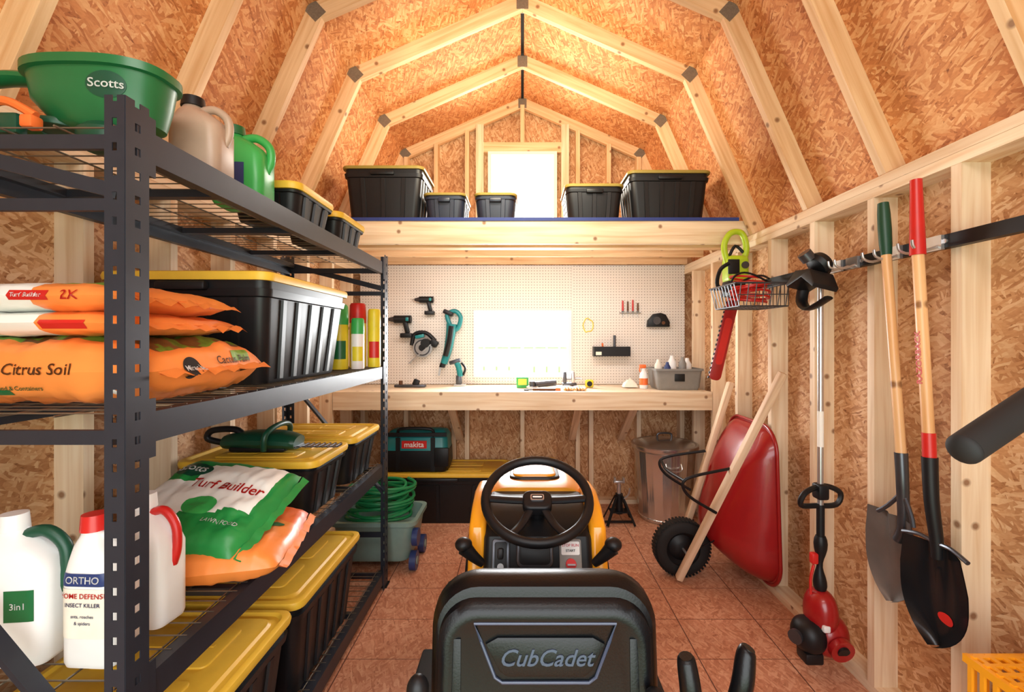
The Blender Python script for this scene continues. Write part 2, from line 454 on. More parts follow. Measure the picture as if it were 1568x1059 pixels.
b.bb(W1[0],W1[1],YB-.006,YB,1.082,W1[2],m_peg); b.bb(W1[0],W1[1],YB-.006,YB,W1[3],2.15,m_peg)
b.done(smooth=False)
def window(name,w):
    b=B(name); x0,x1,z0,z1=w; t=.03
    b.bb(x0,x0+t,YB-.02,YS+.02,z0,z1,m_white); b.bb(x1-t,x1,YB-.02,YS+.02,z0,z1,m_white)
    b.bb(x0+t,x1-t,YB-.02,YS+.02,z1-t,z1,m_white); b.bb(x0+t,x1-t,YB-.02,YS+.02,z0,z0+t,m_white)
    xm=(x0+x1)/2; b.bb(xm-.012,xm+.012,YS-.02,YS,z0+t,z1-t,m_white)
    b.bb(x0+t,xm,YS-.03,YS-.01,z0+t,z0+t+.02,m_white); b.bb(x0+t,xm,YS-.03,YS-.01,z1-t-.02,z1-t,m_white)
    b.done(smooth=False)
window('window_1',W1); window('window_2',W2)
b=B('ground'); b.bb(-15,15,-15,30,-.3,-.25,m_grass); b.done(smooth=False)
b=B('garden_fence')
for i in range(30): b.bb(-4.5+i*.3,-4.5+i*.3+.26,11,11.03,-.25,1.3,m_fence)
b.bb(-4.5,4.5,10.96,11,1.3,1.36,m_fence); b.done(smooth=False)

# ------------------------------------------------------------ workbench
b=B('workbench')
b.bb(-XI+.004,XI-.004,3.57,YB-.008,1.055,1.078,m_ply); b.bb(-XI+.004,XI-.004,3.532,3.57,.94,1.08,m_pine)
b.bb(-XI+.004,XI-.004,YB-.045,YB-.004,.965,1.055,m_pine)
for x in (-1.40,-.48,.0,.48,.84,1.3):
    b.bb(x-.019,x+.019,3.57,YB-.046,.97,1.054,m_pine)
for x in (-.56,.44,.88):
    b.beam((x,3.62,.96),(x,4.12,.60),.036,.06,m_woodr,up=(1,0,0))
b.done(smooth=False)

# ------------------------------------------------------------ rack
LV=[1.94,1.32,.74,.10]
rx0,rx1,ry0,ry1=-1.43,-.82,.95,2.80
b=B('storage_rack')
def slotted(o,ax,w,h):
    ax=Vector(ax); t=.0025
    nrm=Vector((abs(ax.y),abs(ax.x),0))
    def pc(u0,u1,z0,z1):
        p=Vector(o)+ax*((u0+u1)/2)+Vector((0,0,(z0+z1)/2))
        sz=(abs(ax.x)*(u1-u0)+nrm.x*t,abs(ax.y)*(u1-u0)+nrm.y*t,z1-z0)
        b.box(p,sz,m_rack)
    a=w*.38; c=w*.62
    pc(0,a,0,h); pc(c,w,0,h)
    z=.0; pit=.051
    while z<h:
        z1=min(z+.034,h); pc(a,c,z,z1); z+=pit
H=1.985
for y,sy in ((ry0,1),(ry1,-1)):
    for x,sx in ((rx1,-1),(rx0,1)):
        slotted((x,y,0),(sx,0,0),.042,H); slotted((x,y,0),(0,sy,0),.06,H)
        b.box((x+sx*.02,y+sy*.02,.004),(.06,.07,.008),m_black)
for z in LV:
    for x,s2 in ((rx1-.018,-1),(rx0+.018,1)):
        b.bb(x-.015,x+.013,ry0+.03,ry1-.03,z-.068,z,m_rack)
        b.bb(x-.015+(-.012 if s2<0 else .028),x+(.0-.015 if s2<0 else .025+.015),ry0+.03,ry1-.03,z-.03,z-.006,m_rack)
        for yy,q in ((ry0+.03,1),(ry1-.03,-1)):
            b.bb(x+(.013 if s2<0 else -.018),x+(.018 if s2<0 else -.013),yy,yy+q*.05,z-.10,z+.03,m_rack)
    for y in (ry0+.02,ry1-.02): b.bb(rx0+.03,rx1-.03,y-.006,y+.006,z-.06,z-.03,m_rack)
    for y in (1.4,1.87,2.34): b.bb(rx0+.03,rx1-.03,y-.014,y+.014,z-.03,z-.008,m_rack)
    y=ry0+.05
    while y<ry1-.03:
        b.cyl((rx0+.02,y,z),(rx1-.02,y,z),.002,m_wire,n=5); y+=.051
    for k in range(5):
        x=rx0+.05+k*(.51/4); b.cyl((x,ry0+.03,z-.004),(x,ry1-.03,z-.004),.0025,m_wire,n=5)
for y in (ry0+.008,ry1-.008):
    b.beam((rx1-.03,y,1.76),(rx0+.03,y,1.76),.012,.025,m_rack); b.beam((rx1-.03,y,1.79),(rx0+.03,y,1.93),.012,.03,m_rack)
    b.beam((rx1-.03,y,.56),(rx0+.03,y,1.22),.012,.035,m_rack,up=(0,1,0)); b.beam((rx1-.03,y,.30),(rx0+.03,y,.30),.012,.03,m_rack)
b.done(smooth=False)

# ------------------------------------------------------------ totes, bags, jugs
def tote(name,cx,cy,z,W,L,H,body=None,lid=None,rot=0,nr=4,lidt=.03,latch=True):
    body=body or m_bin; lid=lid or m_yel
    b=B(name); Mx=Matrix.Translation((cx,cy,z))@Matrix.Rotation(rot,4,'Z')
    W-=.024;L-=.024
    h=H-lidt*.7
    def lp(s,zz,e=0,r=.04): return [(x,y,zz) for x,y in rr(W*s+e,L*s+e,r)]
    b.loft([lp(.84,.0),lp(.86,.012,0),lp(.96,h*.82),lp(.96,h*.83,.018),lp(.975,h*.9,.018),lp(.975,h*.9,.0),lp(.985,h,.0)],body,Mx)
    def sc(t): return .86+.10*t
    for sd in (-1,1):
        for k in range(nr):
            for ax in (0,1):
                D,A=(W,L) if ax==0 else (L,W)
                if ax==1 and k>=max(2,nr-1): continue
                uu=((k+.5)/nr-.5) if ax==0 else ((k+.5)/max(2,nr-1)-.5)
                q=[]
                for t,zz in ((0.03,h*.04),(1,h*.815)):
                    d0=D/2*sc(t)-.003; d1=d0+.011; a0=A*uu*.82*sc(t)-.016; a1=a0+.032
                    if ax==0: q.append([(sd*d0,a0,zz),(sd*d1,a0+.004,zz),(sd*d1,a1-.004,zz),(sd*d0,a1,zz)])
                    else: q.append([(a0,sd*d0,zz),(a0+.004,sd*d1,zz),(a1-.004,sd*d1,zz),(a1,sd*d0,zz)])
                b.hexa(q[0],q[1],body,Mx)
    def ll(e,zz,r=.045): return [(x,y,zz) for x,y in rr(W+e,L+e,r)]
    b.loft([ll(-.02,H-lidt),ll(.018,H-lidt),ll(.024,H-lidt*.5),ll(.018,H-.003),ll(.006,H),ll(-.02,H),ll(-.034,H-.010),ll(-.07,H-.010),ll(-.085,H-.002)],lid,Mx)
    for k in (-1,1):
        b.prism(rr(W*.62,L*.30,.02),.01,lid,Mx@Matrix.Translation((0,k*L*.19,H-.001)),bev=.004)
        b.box(Mx@Vector((0,k*L*.19,H+.003)),(W*.5,.012,.006),lid,rot=(0,0,rot))
        b.box(Mx@Vector((0,k*L*.19,H+.003)),(.012,L*.24,.0055),lid,rot=(0,0,rot))
    if latch:
        for k in (-1,1): b.box(Mx@Vector((0,k*(L/2+.006),H-.05)),(W*.3,.03,.03),body,rot=(0,0,rot),bev=.008)
    b.done(); return b
zt=ZL+.0185
tote('storage_tote',-.93,3.26,zt,.55,.42,.37,m_bin,m_lido,lidt=.022)
tote('storage_tote',-.52,3.22,zt,.29,.34,.19,m_binblue,m_lido,nr=3,lidt=.018)
tote('storage_tote',-.18,3.22,zt,.29,.34,.19,m_binblue,m_lido,nr=3,lidt=.018)
tote('storage_tote',.48,3.24,zt,.40,.38,.25,m_bin,m_lido,nr=4,lidt=.02)
tote('storage_tote',.98,3.26,zt,.56,.42,.34,m_bin,m_lido,nr=5,lidt=.022)
D=.005
tote('storage_tote',-1.0,1.93,1.94+D,.30,.36,.145,m_bin,nr=3)
tote('storage_tote',-1.0,2.34,1.94+D,.30,.36,.145,m_bin,nr=3)
tote('storage_tote',-1.13,1.885,1.32+D,.58,.73,.385,m_bin,nr=5)
tote('storage_tote',-1.12,2.04,.74+D,.58,.38,.245,m_bin,nr=3)
tote('storage_tote',-1.12,2.50,.74+D,.58,.42,.245,m_bin,nr=3)
tote('storage_tote',-1.12,2.03,.10+D,.60,.66,.40,m_bin,nr=5)
tote('storage_tote',-1.12,1.34,.10+D,.60,.66,.40,m_bin,nr=5)
tote('storage_tote',-.68,3.90,0,1.14,.46,.41,m_bin,nr=4)
tote('storage_tote',.12,3.93,0,.36,.40,.43,m_bin,nr=3)

def bag(name,c,LX,LY,T,fn,rot=(0,0,0),seed=0,texts=(),pats=(),pu=5.0):
    b=B(name); nu,nv=44,32; Mx=Matrix.Translation(Vector(c))@rotm(rot)
    vs=[];fs=[];ms=[]
    def pt(u,v,sd):
        e=(max(0,1-abs(u)**pu))**.55*(max(0,1-abs(v)**4.5))**.45
        x=u*LX/2*(1-.05*v*v*abs(u)); y=v*LY/2*(1-.05*u*u)
        w=noise.noise(Vector((u*3+seed,v*3,sd*2.0)))*.14+noise.noise(Vector((u*9+seed,v*2.5,5+sd)))*.16*abs(u)**.6+noise.noise(Vector((u*14,v*12,seed)))*.07
        z=sd*T/2*e*(1+w*1.3)+T/2
        if sd<0: z=max(z, 0.0)
        return (x,y,z+noise.noise(Vector((u*2,v*2,seed+9)))*.004)
    for sd in (1,-1):
        o=len(vs)
        for i in range(nu+1):
            for j in range(nv+1): vs.append(pt(i/nu*2-1,j/nv*2-1,sd))
        for i in range(nu):
            for j in range(nv):
                a=o+i*(nv+1)+j; q=(a,a+nv+1,a+nv+2,a+1)
                fs.append(q if sd>0 else q[::-1]); ms.append(fn((i+.5)/nu*2-1,(j+.5)/nv*2-1,sd))
    b.add(vs,fs,ms,Mx)
    for k in (-1,1):
        n=16; v=[];f=[]
        for j in range(n+1):
            t=j/n*2-1; wz=T/2+.004*math.sin(t*17+seed)
            y=t*LY/2*.93
            v+=[(k*LX/2*.985,y,wz+.002),(k*(LX/2+.018),y,wz-.012+.004*math.sin(t*30)),(k*LX/2*.985,y,wz-.002)]
        for j in range(n):
            a=j*3; f+=[(a,a+1,a+4,a+3),(a+1,a+2,a+5,a+4)]
        b.add(v,f,fn(k*.99,0,1),Mx)
    bv=b.bvh()
    for (w,h,P,m,shape) in pats: b.patch(w,h,P,m,bv,shape=shape)
    for (t,sz,P,m,*o) in texts: b.text(t,sz,P,m,bvh=bv,off=o[0] if o else .0035)
    b.done(60)
zs=1.32+D
def fy(x,z,y=.9): return frame((x,y,z),(1,0,0),(0,0,1))
def fx(y,z,x=-.7): return frame((x,y,z),(0,1,0),(0,0,1))
def f_lo(u,v,s):
    if s>0 and v>-.78 and u<.86 and u>-.9:
        return m_bagl if noise.noise(Vector((u*5,v*5,1)))>-.05 else m_bagb
    return m_bago
bag('potting_soil_bag',(-1.125,1.255,zs),.61,.46,.165,f_lo,seed=2,
    pats=[(.055,.055,fx(1.15,zs+.085),m_dark,'oval'),(.09,.03,frame((-.80,1.36,zs+.11),(-.1,1,0),(0,0,1)),m_bagl,None),(.13,.012,fy(-1.22,zs+.035),m_green,None),(.02,.02,fy(-.93,zs+.035),m_whitep,'oval')],
    texts=[('us, Palm & Citrus Soil',.036,fy(-1.165,zs+.088),m_brown),('Best for In-ground & Containers',.014,fy(-1.17,zs+.045),m_green),
           ('Cactus, Palm',.030,fx(1.32,zs+.10),m_brown),('Miracle',.018,fx(1.15,zs+.085),m_whitep,.005),('moisture',.014,fx(1.33,zs+.068),m_brown)])
bag('lawn_food_bag',(-1.14,1.225,zs+.163),.56,.40,.060,lambda u,v,s:(m_bagw if v<-.6 and u>-.6 and u<.2 else m_bago),seed=5,
    pats=[(.10,.02,fy(-1.03,zs+.19),m_red,None)])
bag('lawn_food_bag',(-1.15,1.21,zs+.218),.56,.40,.070,lambda u,v,s:(m_bagw if v<-.55 and u<.25 else m_bagl if (s>0 and .3<u<.75 and abs(v)<.8) else m_bago),seed=8,
    pats=[(.045,.024,fy(-1.17,zs+.254),m_green,'oval'),(.085,.022,fy(-1.09,zs+.254),m_red,None)],
    texts=[('Turf Builder',.014,fy(-1.09,zs+.254),m_whitep,.005),('2X',.03,fy(-1.0,zs+.254),m_red,.005)])
zb=.74+D
bag('grass_seed_bag',(-1.0,1.53,zb+.004),.47,.42,.115,lambda u,v,s:(m_bagw if (u<-.2 and v<-.3) else m_bago if not(v>.2 and s>0) else m_orange),rot=(math.radians(2),0,math.radians(12)),seed=11,
    pats=[(.09,.05,frame((-.88,1.39,zb+.2),(1,.25,0),(0,.75,.66)),m_bagw,None),(.05,.03,frame((-1.05,1.33,zb+.2),(1,.25,0),(0,.6,.8)),m_green,None),(.06,.025,frame((-.82,1.48,zb+.2),(1,.25,0),(0,.75,.66)),m_green,'oval')],
    texts=[('EZ Seed',.03,frame((-.88,1.39,zb+.2),(1,.25,0),(0,.75,.66)),m_red,.006)])
ER=Euler((math.radians(24),math.radians(4),math.radians(-8)))
RT=ER.to_matrix()
cB=Vector((-1.05,1.57,zb+.128))
def tf(u,v):
    o=cB+RT@Vector((u,v,.14)); return frame(o,RT@Vector((1,0,0)),RT@Vector((0,1,0)))
bag('fertilizer_bag',cB,.46,.38,.11,lambda u,v,s:(m_bagw if s>0 and (-.45+.25*u<v<.80+.2*u and -.86<u<.82) and not(u<-.35 and v>.25) else m_bagg),rot=ER,seed=21,
    pats=[(.14,.07,tf(-.13,.10),m_dgreen,'oval'),(.11,.08,tf(.02,-.05),m_lgreen,'oval'),(.10,.06,tf(.16,-.08),m_bagg,None)],
    texts=[('Scotts',.045,tf(-.13,.10),m_whitep,.006),('Turf Builder',.054,tf(.05,.035),m_red,.005),('LAWN FOOD',.02,tf(.13,-.10),m_whitep,.005),('WEED & FEED',.018,tf(-.12,-.13),m_whitep,.005)])

def jug(name,c,w,d,h,mat,cap,hmat=None,rot=0,label=None,texts=(),capr=.028,side=1):
    b=B(name); Mx=Matrix.Translation(Vector(c))@Matrix.Rotation(rot,4,'Z')
    def lp(sx,sy,z,r,ox=0): return [(x+ox,y,z) for x,y in rr(w*sx,d*sy,r)]
    b.loft([lp(.9,.9,0,.02),lp(1,1,.012,.03),lp(1,1,h*.60,.03),lp(.92,.95,h*.70,.04,-side*w*.03),lp(.66,.8,h*.80,.05,-side*w*.12),lp(.40,.5,h*.86,.03,-side*w*.18),lp(.34,.42,h*.90,.03,-side*w*.18)],mat,Mx)
    b.cyl(Mx@Vector((-side*w*.18,0,h*.89)),Mx@Vector((-side*w*.18,0,h)),capr,cap,r1=capr*.9,n=18)
    hp=[(-side*w*.05,0,h*.84),(side*w*.25,0,h*.87),(side*w*.50,0,h*.76),(side*w*.53,0,h*.58),(side*w*.44,0,h*.45)]
    b.tube([Mx@Vector(p) for p in hp],w*.085,hmat or mat,n=10,k=5)
    bv=b.bvh()
    if label:
        for (lw,lh,lx,lz,lm) in label:
            b.patch(lw,lh,Mx@frame((lx,-d,lz),(1,0,0),(0,0,1)),lm,bv)
    for (t,sz,lx,lz,lm) in texts: b.text(t,sz,Mx@frame((lx,-d,lz),(1,0,0),(0,0,1)),lm,bvh=bv,off=.004)
    b.done(50)
jug('weed_killer_jug',(-1.16,1.08,zb),.16,.11,.33,m_whitep,m_whitep,m_dgreen,rot=.1,label=[(.06,.07,.03,.14,m_green)],texts=[('3in1',.02,.03,.14,m_whitep)])
jug('insect_killer_jug',(-.975,1.075,zb),.13,.10,.33,m_whitep,m_red,rot=-.05,side=1,label=[(.115,.11,0,.125,m_paper),(.10,.028,0,.20,m_navy)],
    texts=[('ORTHO',.022,0,.20,m_whitep),('HOME DEFENSE',.0155,0,.165,m_red),('INSECT KILLER',.0125,0,.145,m_navy),('ants, roaches',.010,0,.12,m_navy),('& spiders',.010,0,.105,m_navy)])
jug('insect_killer_jug',(-.975,1.215,zb),.13,.10,.33,m_whitep,m_whitep,m_red,rot=-.1)
jug('garden_sprayer_jug',(-.945,1.36,1.94+D),.14,.12,.245,m_beige,m_black,rot=.1,capr=.032)
jug('deck_wash_jug',(-.985,1.63,1.94+D),.17,.13,.285,m_lgreen,m_green,rot=.1,capr=.035,label=[(.10,.10,-.02,.09,m_navy)])
def bottle(name,x,y,z,r,h,m1,m2,m3):
    b=B(name); b.lathe([(r*.95,0),(r,.008),(r,h*.66),(r*.94,h*.7)],m1,(x,y,z),n=24)
    b.lathe([(r*1.0,h*.69),(r*1.02,h*.78),(r*.95,h*.97),(r*.8,h)],m2,(x,y,z),n=24)
    bv=b.bvh(); b.patch(r*1.5,h*.28,frame((x+.03,y-.1,z+h*.3),(1,.3,0),(0,0,1)),m3,bv)
    b.done()
bottle('plant_food_canister',-.965,2.43,zs,.044,.34,m_yelb,m_lgreen,m_green)
bottle('plant_food_canister',-.88,2.46,zs,.034,.27,m_whitep,m_lgreen,m_yelb)
bottle('bug_killer_canister',-.93,2.60,zs,.045,.36,m_yelb,m_red,m_whitep)
bottle('bug_killer_canister',-.85,2.64,zs,.036,.33,m_yelb,m_yelb,m_red)

# spreader on the top shelf
b=B('seed_spreader'); zz=1.94+D
def el(cx,cy,z,a,c,n=40,p=.75):
    f=lambda t: math.copysign(abs(t)**p,t)
    return [(cx+a*f(math.cos(2*PI*i/n)),cy+c*f(math.sin(2*PI*i/n)),z) for i in range(n)]
sx_=-1.035; sy_=1.14
b.loft([el(sx_+.03,sy_,zz+.04,.06,.05),el(sx_+.02,sy_,zz+.055,.12,.06),el(sx_,sy_,zz+.11,.15,.08),el(sx_,sy_,zz+.165,.158,.088),el(sx_,sy_,zz+.167,.168,.098),el(sx_,sy_,zz+.187,.168,.098),el(sx_,sy_,zz+.187,.15,.085),el(sx_,sy_,zz+.09,.12,.06)],m_green)
b.lathe([(.07,0),(.075,.01),(.075,.035),(.06,.05)],m_dgreen,(sx_+.03,sy_,zz),n=28)
b.prism(rr(.24,.12,.05),.018,m_dgreen,Matrix.Translation((-1.20,sy_,zz+.055)),bev=.005)
b.tube([(-1.17,sy_,zz+.172),(-1.26,sy_-.01,zz+.175),(-1.35,sy_-.03,zz+.145),(-1.37,sy_-.04,zz+.10),(-1.31,sy_-.03,zz+.06),(-1.18,sy_,zz+.055)],.016,m_green,k=6,n=10,flat=1.7)
b.tube([(-1.24,1.05,zz+.06),(-1.17,1.04,zz+.075),(-1.11,1.05,zz+.045)],.010,m_orange,k=5,n=8)
b.box((-1.18,1.06,zz+.03),(.06,.03,.05),m_dgreen,bev=.01); b.box((-1.12,1.05,zz+.03),(.03,.03,.03),m_orange,bev=.006)
bv=b.bvh(); fm=frame((-.93,1.02,zz+.125),(1,.75,0),(0,0,1))
b.patch(.075,.058,fm,m_dgreen,bv,shape='oval'); b.text('Scotts',.027,fm,m_whitep,bvh=bv,off=.005)
b.done()
b=B('hedge_trimmer'); z=.74+D+.252
b.tube([(-1.30,2.03,z+.035),(-1.20,2.03,z+.045),(-1.06,2.02,z+.045),(-.98,2.02,z+.035)],lambda t:.030+.012*math.sin(t*PI),m_dgreen,k=5,n=14,flat=1.8)
b.tube([(-1.32,2.03,z+.03),(-1.38,2.02,z+.05),(-1.36,2.02,z+.085),(-1.26,2.02,z+.09),(-1.22,2.02,z+.06)],.014,m_black,k=5,n=10)
b.tube([(-1.08,1.92,z+.02),(-1.07,1.92,z+.09),(-1.06,2.02,z+.115),(-1.07,2.12,z+.09),(-1.08,2.12,z+.02)],.012,m_dgreen,k=5,n=10)
b.box((-.90,2.02,z+.02),(.20,.05,.006),m_dsteel)
for k in range(8): b.box((-.98+k*.024,2.02,z+.022),(.008,.085,.004),m_dsteel)
b.box((-1.14,2.03,z+.012),(.24,.12,.022),m_black,bev=.008)
b.done()
b=B('tool_bag'); z=.418
b.loft([[(x-.86,y+3.84,z+q) for x,y in rr(w,l,.05)] for q,w,l in ((.0,.50,.26),(.05,.53,.29),(.17,.52,.28))],m_black)
b.loft([[(x-.86,y+3.84,z+q) for x,y in rr(w,l,.05)] for q,w,l in ((.17,.515,.275),(.27,.50,.26),(.31,.46,.2),(.325,.40,.10))],m_teal)
for x in (-1.0,-.72): b.box((x,3.70,z+.14),(.035,.012,.27),m_black)
b.tube([(-1.0,3.72,z+.28),(-.98,3.70,z+.345),(-.74,3.70,z+.345),(-.72,3.72,z+.28)],.012,m_black,k=4)
b.box((-.65,3.70,z+.12),(.12,.03,.15),m_black,bev=.01); b.box((-.86,3.70,z+.30),(.50,.02,.03),m_black)
b.text('makita',.06,frame((-.87,3.692,z+.22),(1,0,0),(0,0,1)),m_whitep); b.box((-.87,3.702,z+.22),(.2,.012,.06),m_red)
b.done()
b=B('garden_hose_tub'); cx,cy=-.95,3.10
b.loft([[(x+cx,y+cy,q) for x,y in rr(w,l,.06)] for q,w,l in ((.06,.42,.30),(.08,.45,.33),(.30,.52,.38),(.30,.55,.41),(.325,.55,.41),(.325,.50,.36),(.22,.48,.34))],m_tub)
for x,y in ((-.70,2.97),(-.70,3.22),(-1.15,2.97),(-1.15,3.22)):
    b.cyl((x-.02,y,.06),(x+.02,y,.06),.06,m_navy,n=24); b.cyl((x-.024,y,.06),(x+.024,y,.06),.025,m_tub,n=16)
b.cyl((-.70,2.95,.22),(-.665,2.95,.22),.055,m_navy,n=24)
pts=[]
for i in range(260):
    a=i*.27; rr_=.155+.028*math.sin(i*.13); zq=.30+i*.00085+.012*math.sin(a*1.7)
    pts.append((cx+rr_*1.25*math.cos(a),cy+rr_*math.sin(a)*.95,zq))
b.tube(pts,.0105,m_hose,n=7)
b.done()

b=B('galvanized_trash_can'); tx,ty=1.19,3.86
b.lathe([(.20,.0),(.215,.02),(.215,.03),(.208,.035),(.245,.565),(.255,.57),(.255,.59),(.245,.595)],m_galv,(tx,ty,0),n=132,mod=lambda a,z:1+.018*max(0,math.sin(a*22)) if .03<z<.567 else 1)
b.lathe([(.266,.58),(.272,.59),(.272,.617),(.254,.623),(.244,.617),(.16,.642),(.05,.66),(.0001,.662)],m_galv,(tx,ty,0),n=64)
b.tube([(tx-.06,ty,.655),(tx-.05,ty,.695),(tx+.05,ty,.695),(tx+.06,ty,.655)],.008,m_dsteel,k=4)
for sg in (-1,1): b.tube([(tx+sg*.06,ty-.235,.50),(tx+sg*.055,ty-.27,.46),(tx,ty-.275,.45)],.005,m_galv,k=3)
b.done()
b=B('jack_stand'); x,y=.78,3.72
for sx in (-1,1):
    for sy in (-1,1): b.beam((x+sx*.11,y+sy*.09,.01),(x+sx*.025,y+sy*.025,.22),.025,.006,m_black)
b.box((x,y,.012),(.23,.02,.012),m_black); b.box((x,y,.10),(.15,.10,.008),m_black)
b.cyl((x,y,.08),(x,y,.24),.03,m_black); b.cyl((x,y,.22),(x,y,.33),.016,m_steel); b.box((x,y,.335),(.09,.035,.02),m_steel,bev=.005)
b.box((x-.035,y,.355),(.014,.035,.03),m_steel); b.box((x+.035,y,.355),(.014,.035,.03),m_steel)
b.tube([(x+.03,y-.02,.2),(x+.07,y-.03,.24),(x+.08,y-.03,.29)],.007,m_steel,k=3)
b.done()
# ------------------------------------------------------------ wheelbarrow
b=B('wheelbarrow')
b.beam((.955,2.815,.02),(1.415,2.50,1.30),.038,.045,m_woodr,up=(0,1,0),bev=.004)
b.beam((.985,2.985,.03),(1.415,3.13,1.19),.038,.045,m_woodr,up=(0,1,0),bev=.004)
wc=Vector((1.0,2.90,.178))
MW=frame(wc,(1,0,0),(0,0,1))
b.lathe([(.105,-.045),(.13,-.05),(.160,-.042),(.175,-.02),(.178,0),(.175,.02),(.160,.042),(.13,.05),(.105,.045),(.10,.0),(.105,-.045)],m_rubber,MW,n=48)
b.lathe([(.03,-.035),(.05,-.03),(.08,-.012),(.108,-.03),(.108,.03),(.08,.012),(.05,.03),(.03,.035)],m_black,MW,n=32)
b.cyl((1.0,2.80,.178),(1.0,3.0,.178),.008,m_steel)
for k in range(48):
    a=2*PI*k/48; p=wc+Vector((math.cos(a)*.174,0,math.sin(a)*.174)); b.box(p,(.006,.075,.012),m_rubber,rot=(0,-a,0))
def tl(cy,cz,w,h,r,fx_): return [(fx_(cz+q),cy+p,cz+q) for p,q in rr(w,h,r,10)]
def mixl(t,off=0,grow=0):
    out=[]
    A=tl(2.86,.52,.58+grow,.90+grow,.15,lambda z:1.415+.02*(z<.3))
    C=tl(2.88,.54,.34+grow,.56+grow,.13,lambda z:1.135+.16*(z-.25)+.25*max(0,z-.55)+off)
    for p,q in zip(A,C):
        p=Vector(p);q=Vector(q); r=p.lerp(q,t); s=p.lerp(q,t**1.7)
        out.append((r.x,s.y,s.z))
    return out
b.loft([mixl(0,grow=.02),mixl(0,0,.03),mixl(.02,0,.0),mixl(.2),mixl(.4),mixl(.6),mixl(.8),mixl(.93),mixl(1,0,-.02),mixl(1,-.008,-.10)],m_redp,cap0=False,cap1=True)
b.tube(mixl(0,grow=.025),.010,m_redp,n=8,closed=True)
for hy,s2 in ((2.66,-1),(3.07,1)):
    b.tube([(1.22,hy,.74),(.99,hy+.02*s2,.70),(.92,hy+.02*s2,.66),(.96,hy+.01*s2,.58),(1.12,hy,.48)],.009,m_black,k=5)
b.tube([(.93,2.64,.67),(.90,2.86,.67),(.93,3.09,.67)],.009,m_black,k=5)
b.beam((1.12,2.70,.30),(1.0,2.81,.17),.03,.006,m_black); b.beam((1.12,3.03,.30),(1.0,2.99,.17),.03,.006,m_black)
b.done(50)
# ------------------------------------------------------------ right wall rail and tools
b=B('tool_rail'); b.bb(1.425,1.456,.85,2.86,1.79,1.835,m_black)
for y in (1.15,1.55,1.93,2.32,2.72): b.cyl((1.42,y,1.812),(1.428,y,1.812),.008,m_steel,n=10)
def hook(y,w=.05):
    b.box((1.42,y,1.81),(.012,w+.03,.05),m_steel)
    for s2 in (-1,1): b.tube([(1.42,y+s2*w/2,1.80),(1.37,y+s2*w/2,1.785),(1.335,y+s2*w/2,1.795),(1.328,y+s2*w/2,1.82)],.005,m_steel,k=3)
hook(1.60,.06); hook(1.77,.06); hook(2.09,.06); hook(1.98,.04)
b.done()
def blade(b,c,w,l,pointed,mat,tilt=0,depth=.03):
    nu,nv=16,16; v=[];f=[]
    for i in range(nu+1):
        t=i/nu
        if pointed: hw=w/2*(min(1,.84+.5*t) if t<.45 else max(.02,(1-((t-.45)/.55)**2.3))**.75)
        else: hw=w/2*(.9+.10*t)
        for j in range(nv+1):
            s=j/nv*2-1
            x=depth*(s*s)*(-1)+.018*math.exp(-(s/.16)**2)*(1-t)**1.5*-1+.03*(t-.5)**2*-1
            v.append((c[0]+x,c[1]+s*hw+tilt*t*l,c[2]-t*l))
    for i in range(nu):
        for j in range(nv):
            a=i*(nv+1)+j; f.append((a,a+1,a+nv+2,a+nv+1))
    o=len(v); v+= [(p[0]+.003,p[1],p[2]) for p in v]; f+=[tuple(o+k for k in q[::-1]) for q in f]
    b.add(v,f,mat)
b=B('square_shovel'); X=1.375
b.tube([(X,1.755,2.0),(X,1.74,1.80)],lambda t:.018+.004*math.sin(t*PI),m_dgreen,n=12,k=4)
b.cyl((X,1.742,1.82),(X,1.67,1.05),.0165,m_wood)
b.tube([(X,1.672,1.07),(X,1.665,.95),(X+.015,1.68,.80),(X+.01,1.70,.74)],lambda t:.021-.004*t,m_dsteel,n=12,k=5)
for s2 in(-1,1): b.tube([(X,1.665,.93),(X,1.68+s2*.05,.86),(X,1.70+s2*.08,.82)],.008,m_dsteel,k=3)
blade(b,(X+.02,1.725,.83),.24,.33,True,m_bladeg,0.0,.02); b.done()
b=B('round_point_shovel'); X=1.355
b.tube([(X,1.585,2.03),(X,1.578,1.77)],lambda t:.0205-.003*math.cos(t*PI),m_red,n=12,k=4)
b.cyl((X,1.578,1.78),(X,1.535,1.14),.0175,m_wood); b.cyl((X,1.536,1.17),(X,1.532,1.08),.0195,m_red)
b.text('RAZORBACK',.03,frame((X-.0195,1.552,1.42),(0,.06,1),(0,1,0)),m_red)
b.tube([(X,1.532,1.09),(X,1.525,.95),(X+.012,1.52,.82),(X+.015,1.52,.76)],lambda t:.023-.006*t,m_black,n=12,k=5)
blade(b,(X+.03,1.52,.80),.25,.33,True,m_blade,0,.035)
bv=b.bvh(); P=frame((1.25,1.50,.57),(0,-1,0),(0,0,1)); b.patch(.06,.035,P,m_red,bv,shape='oval')
b.tube([(X,1.40,.80),(X+.005,1.46,.815),(X+.01,1.52,.81),(X+.005,1.58,.815),(X,1.64,.80)],.007,m_dsteel,k=4)
b.done()
b=B('string_trimmer'); X,Y=1.34,2.07
b.cyl((X,Y,1.78),(X,Y,.50),.0125,m_steel,n=16)
b.cyl((X,Y,1.16),(X,Y,1.00),.0135,m_white,n=16)
b.lathe([(.02,0),(.05,.01),(.06,.03),(.045,.06),(.02,.07)],m_black,Matrix.Translation((X-.03,Y,1.80))@Matrix.Rotation(.9,4,'Y'),n=24)
b.cyl((X,Y,1.74),(X+.02,Y,1.82),.025,m_black); b.cyl((X-.05,Y,1.84),(X-.075,Y,1.87),.03,m_dsteel)
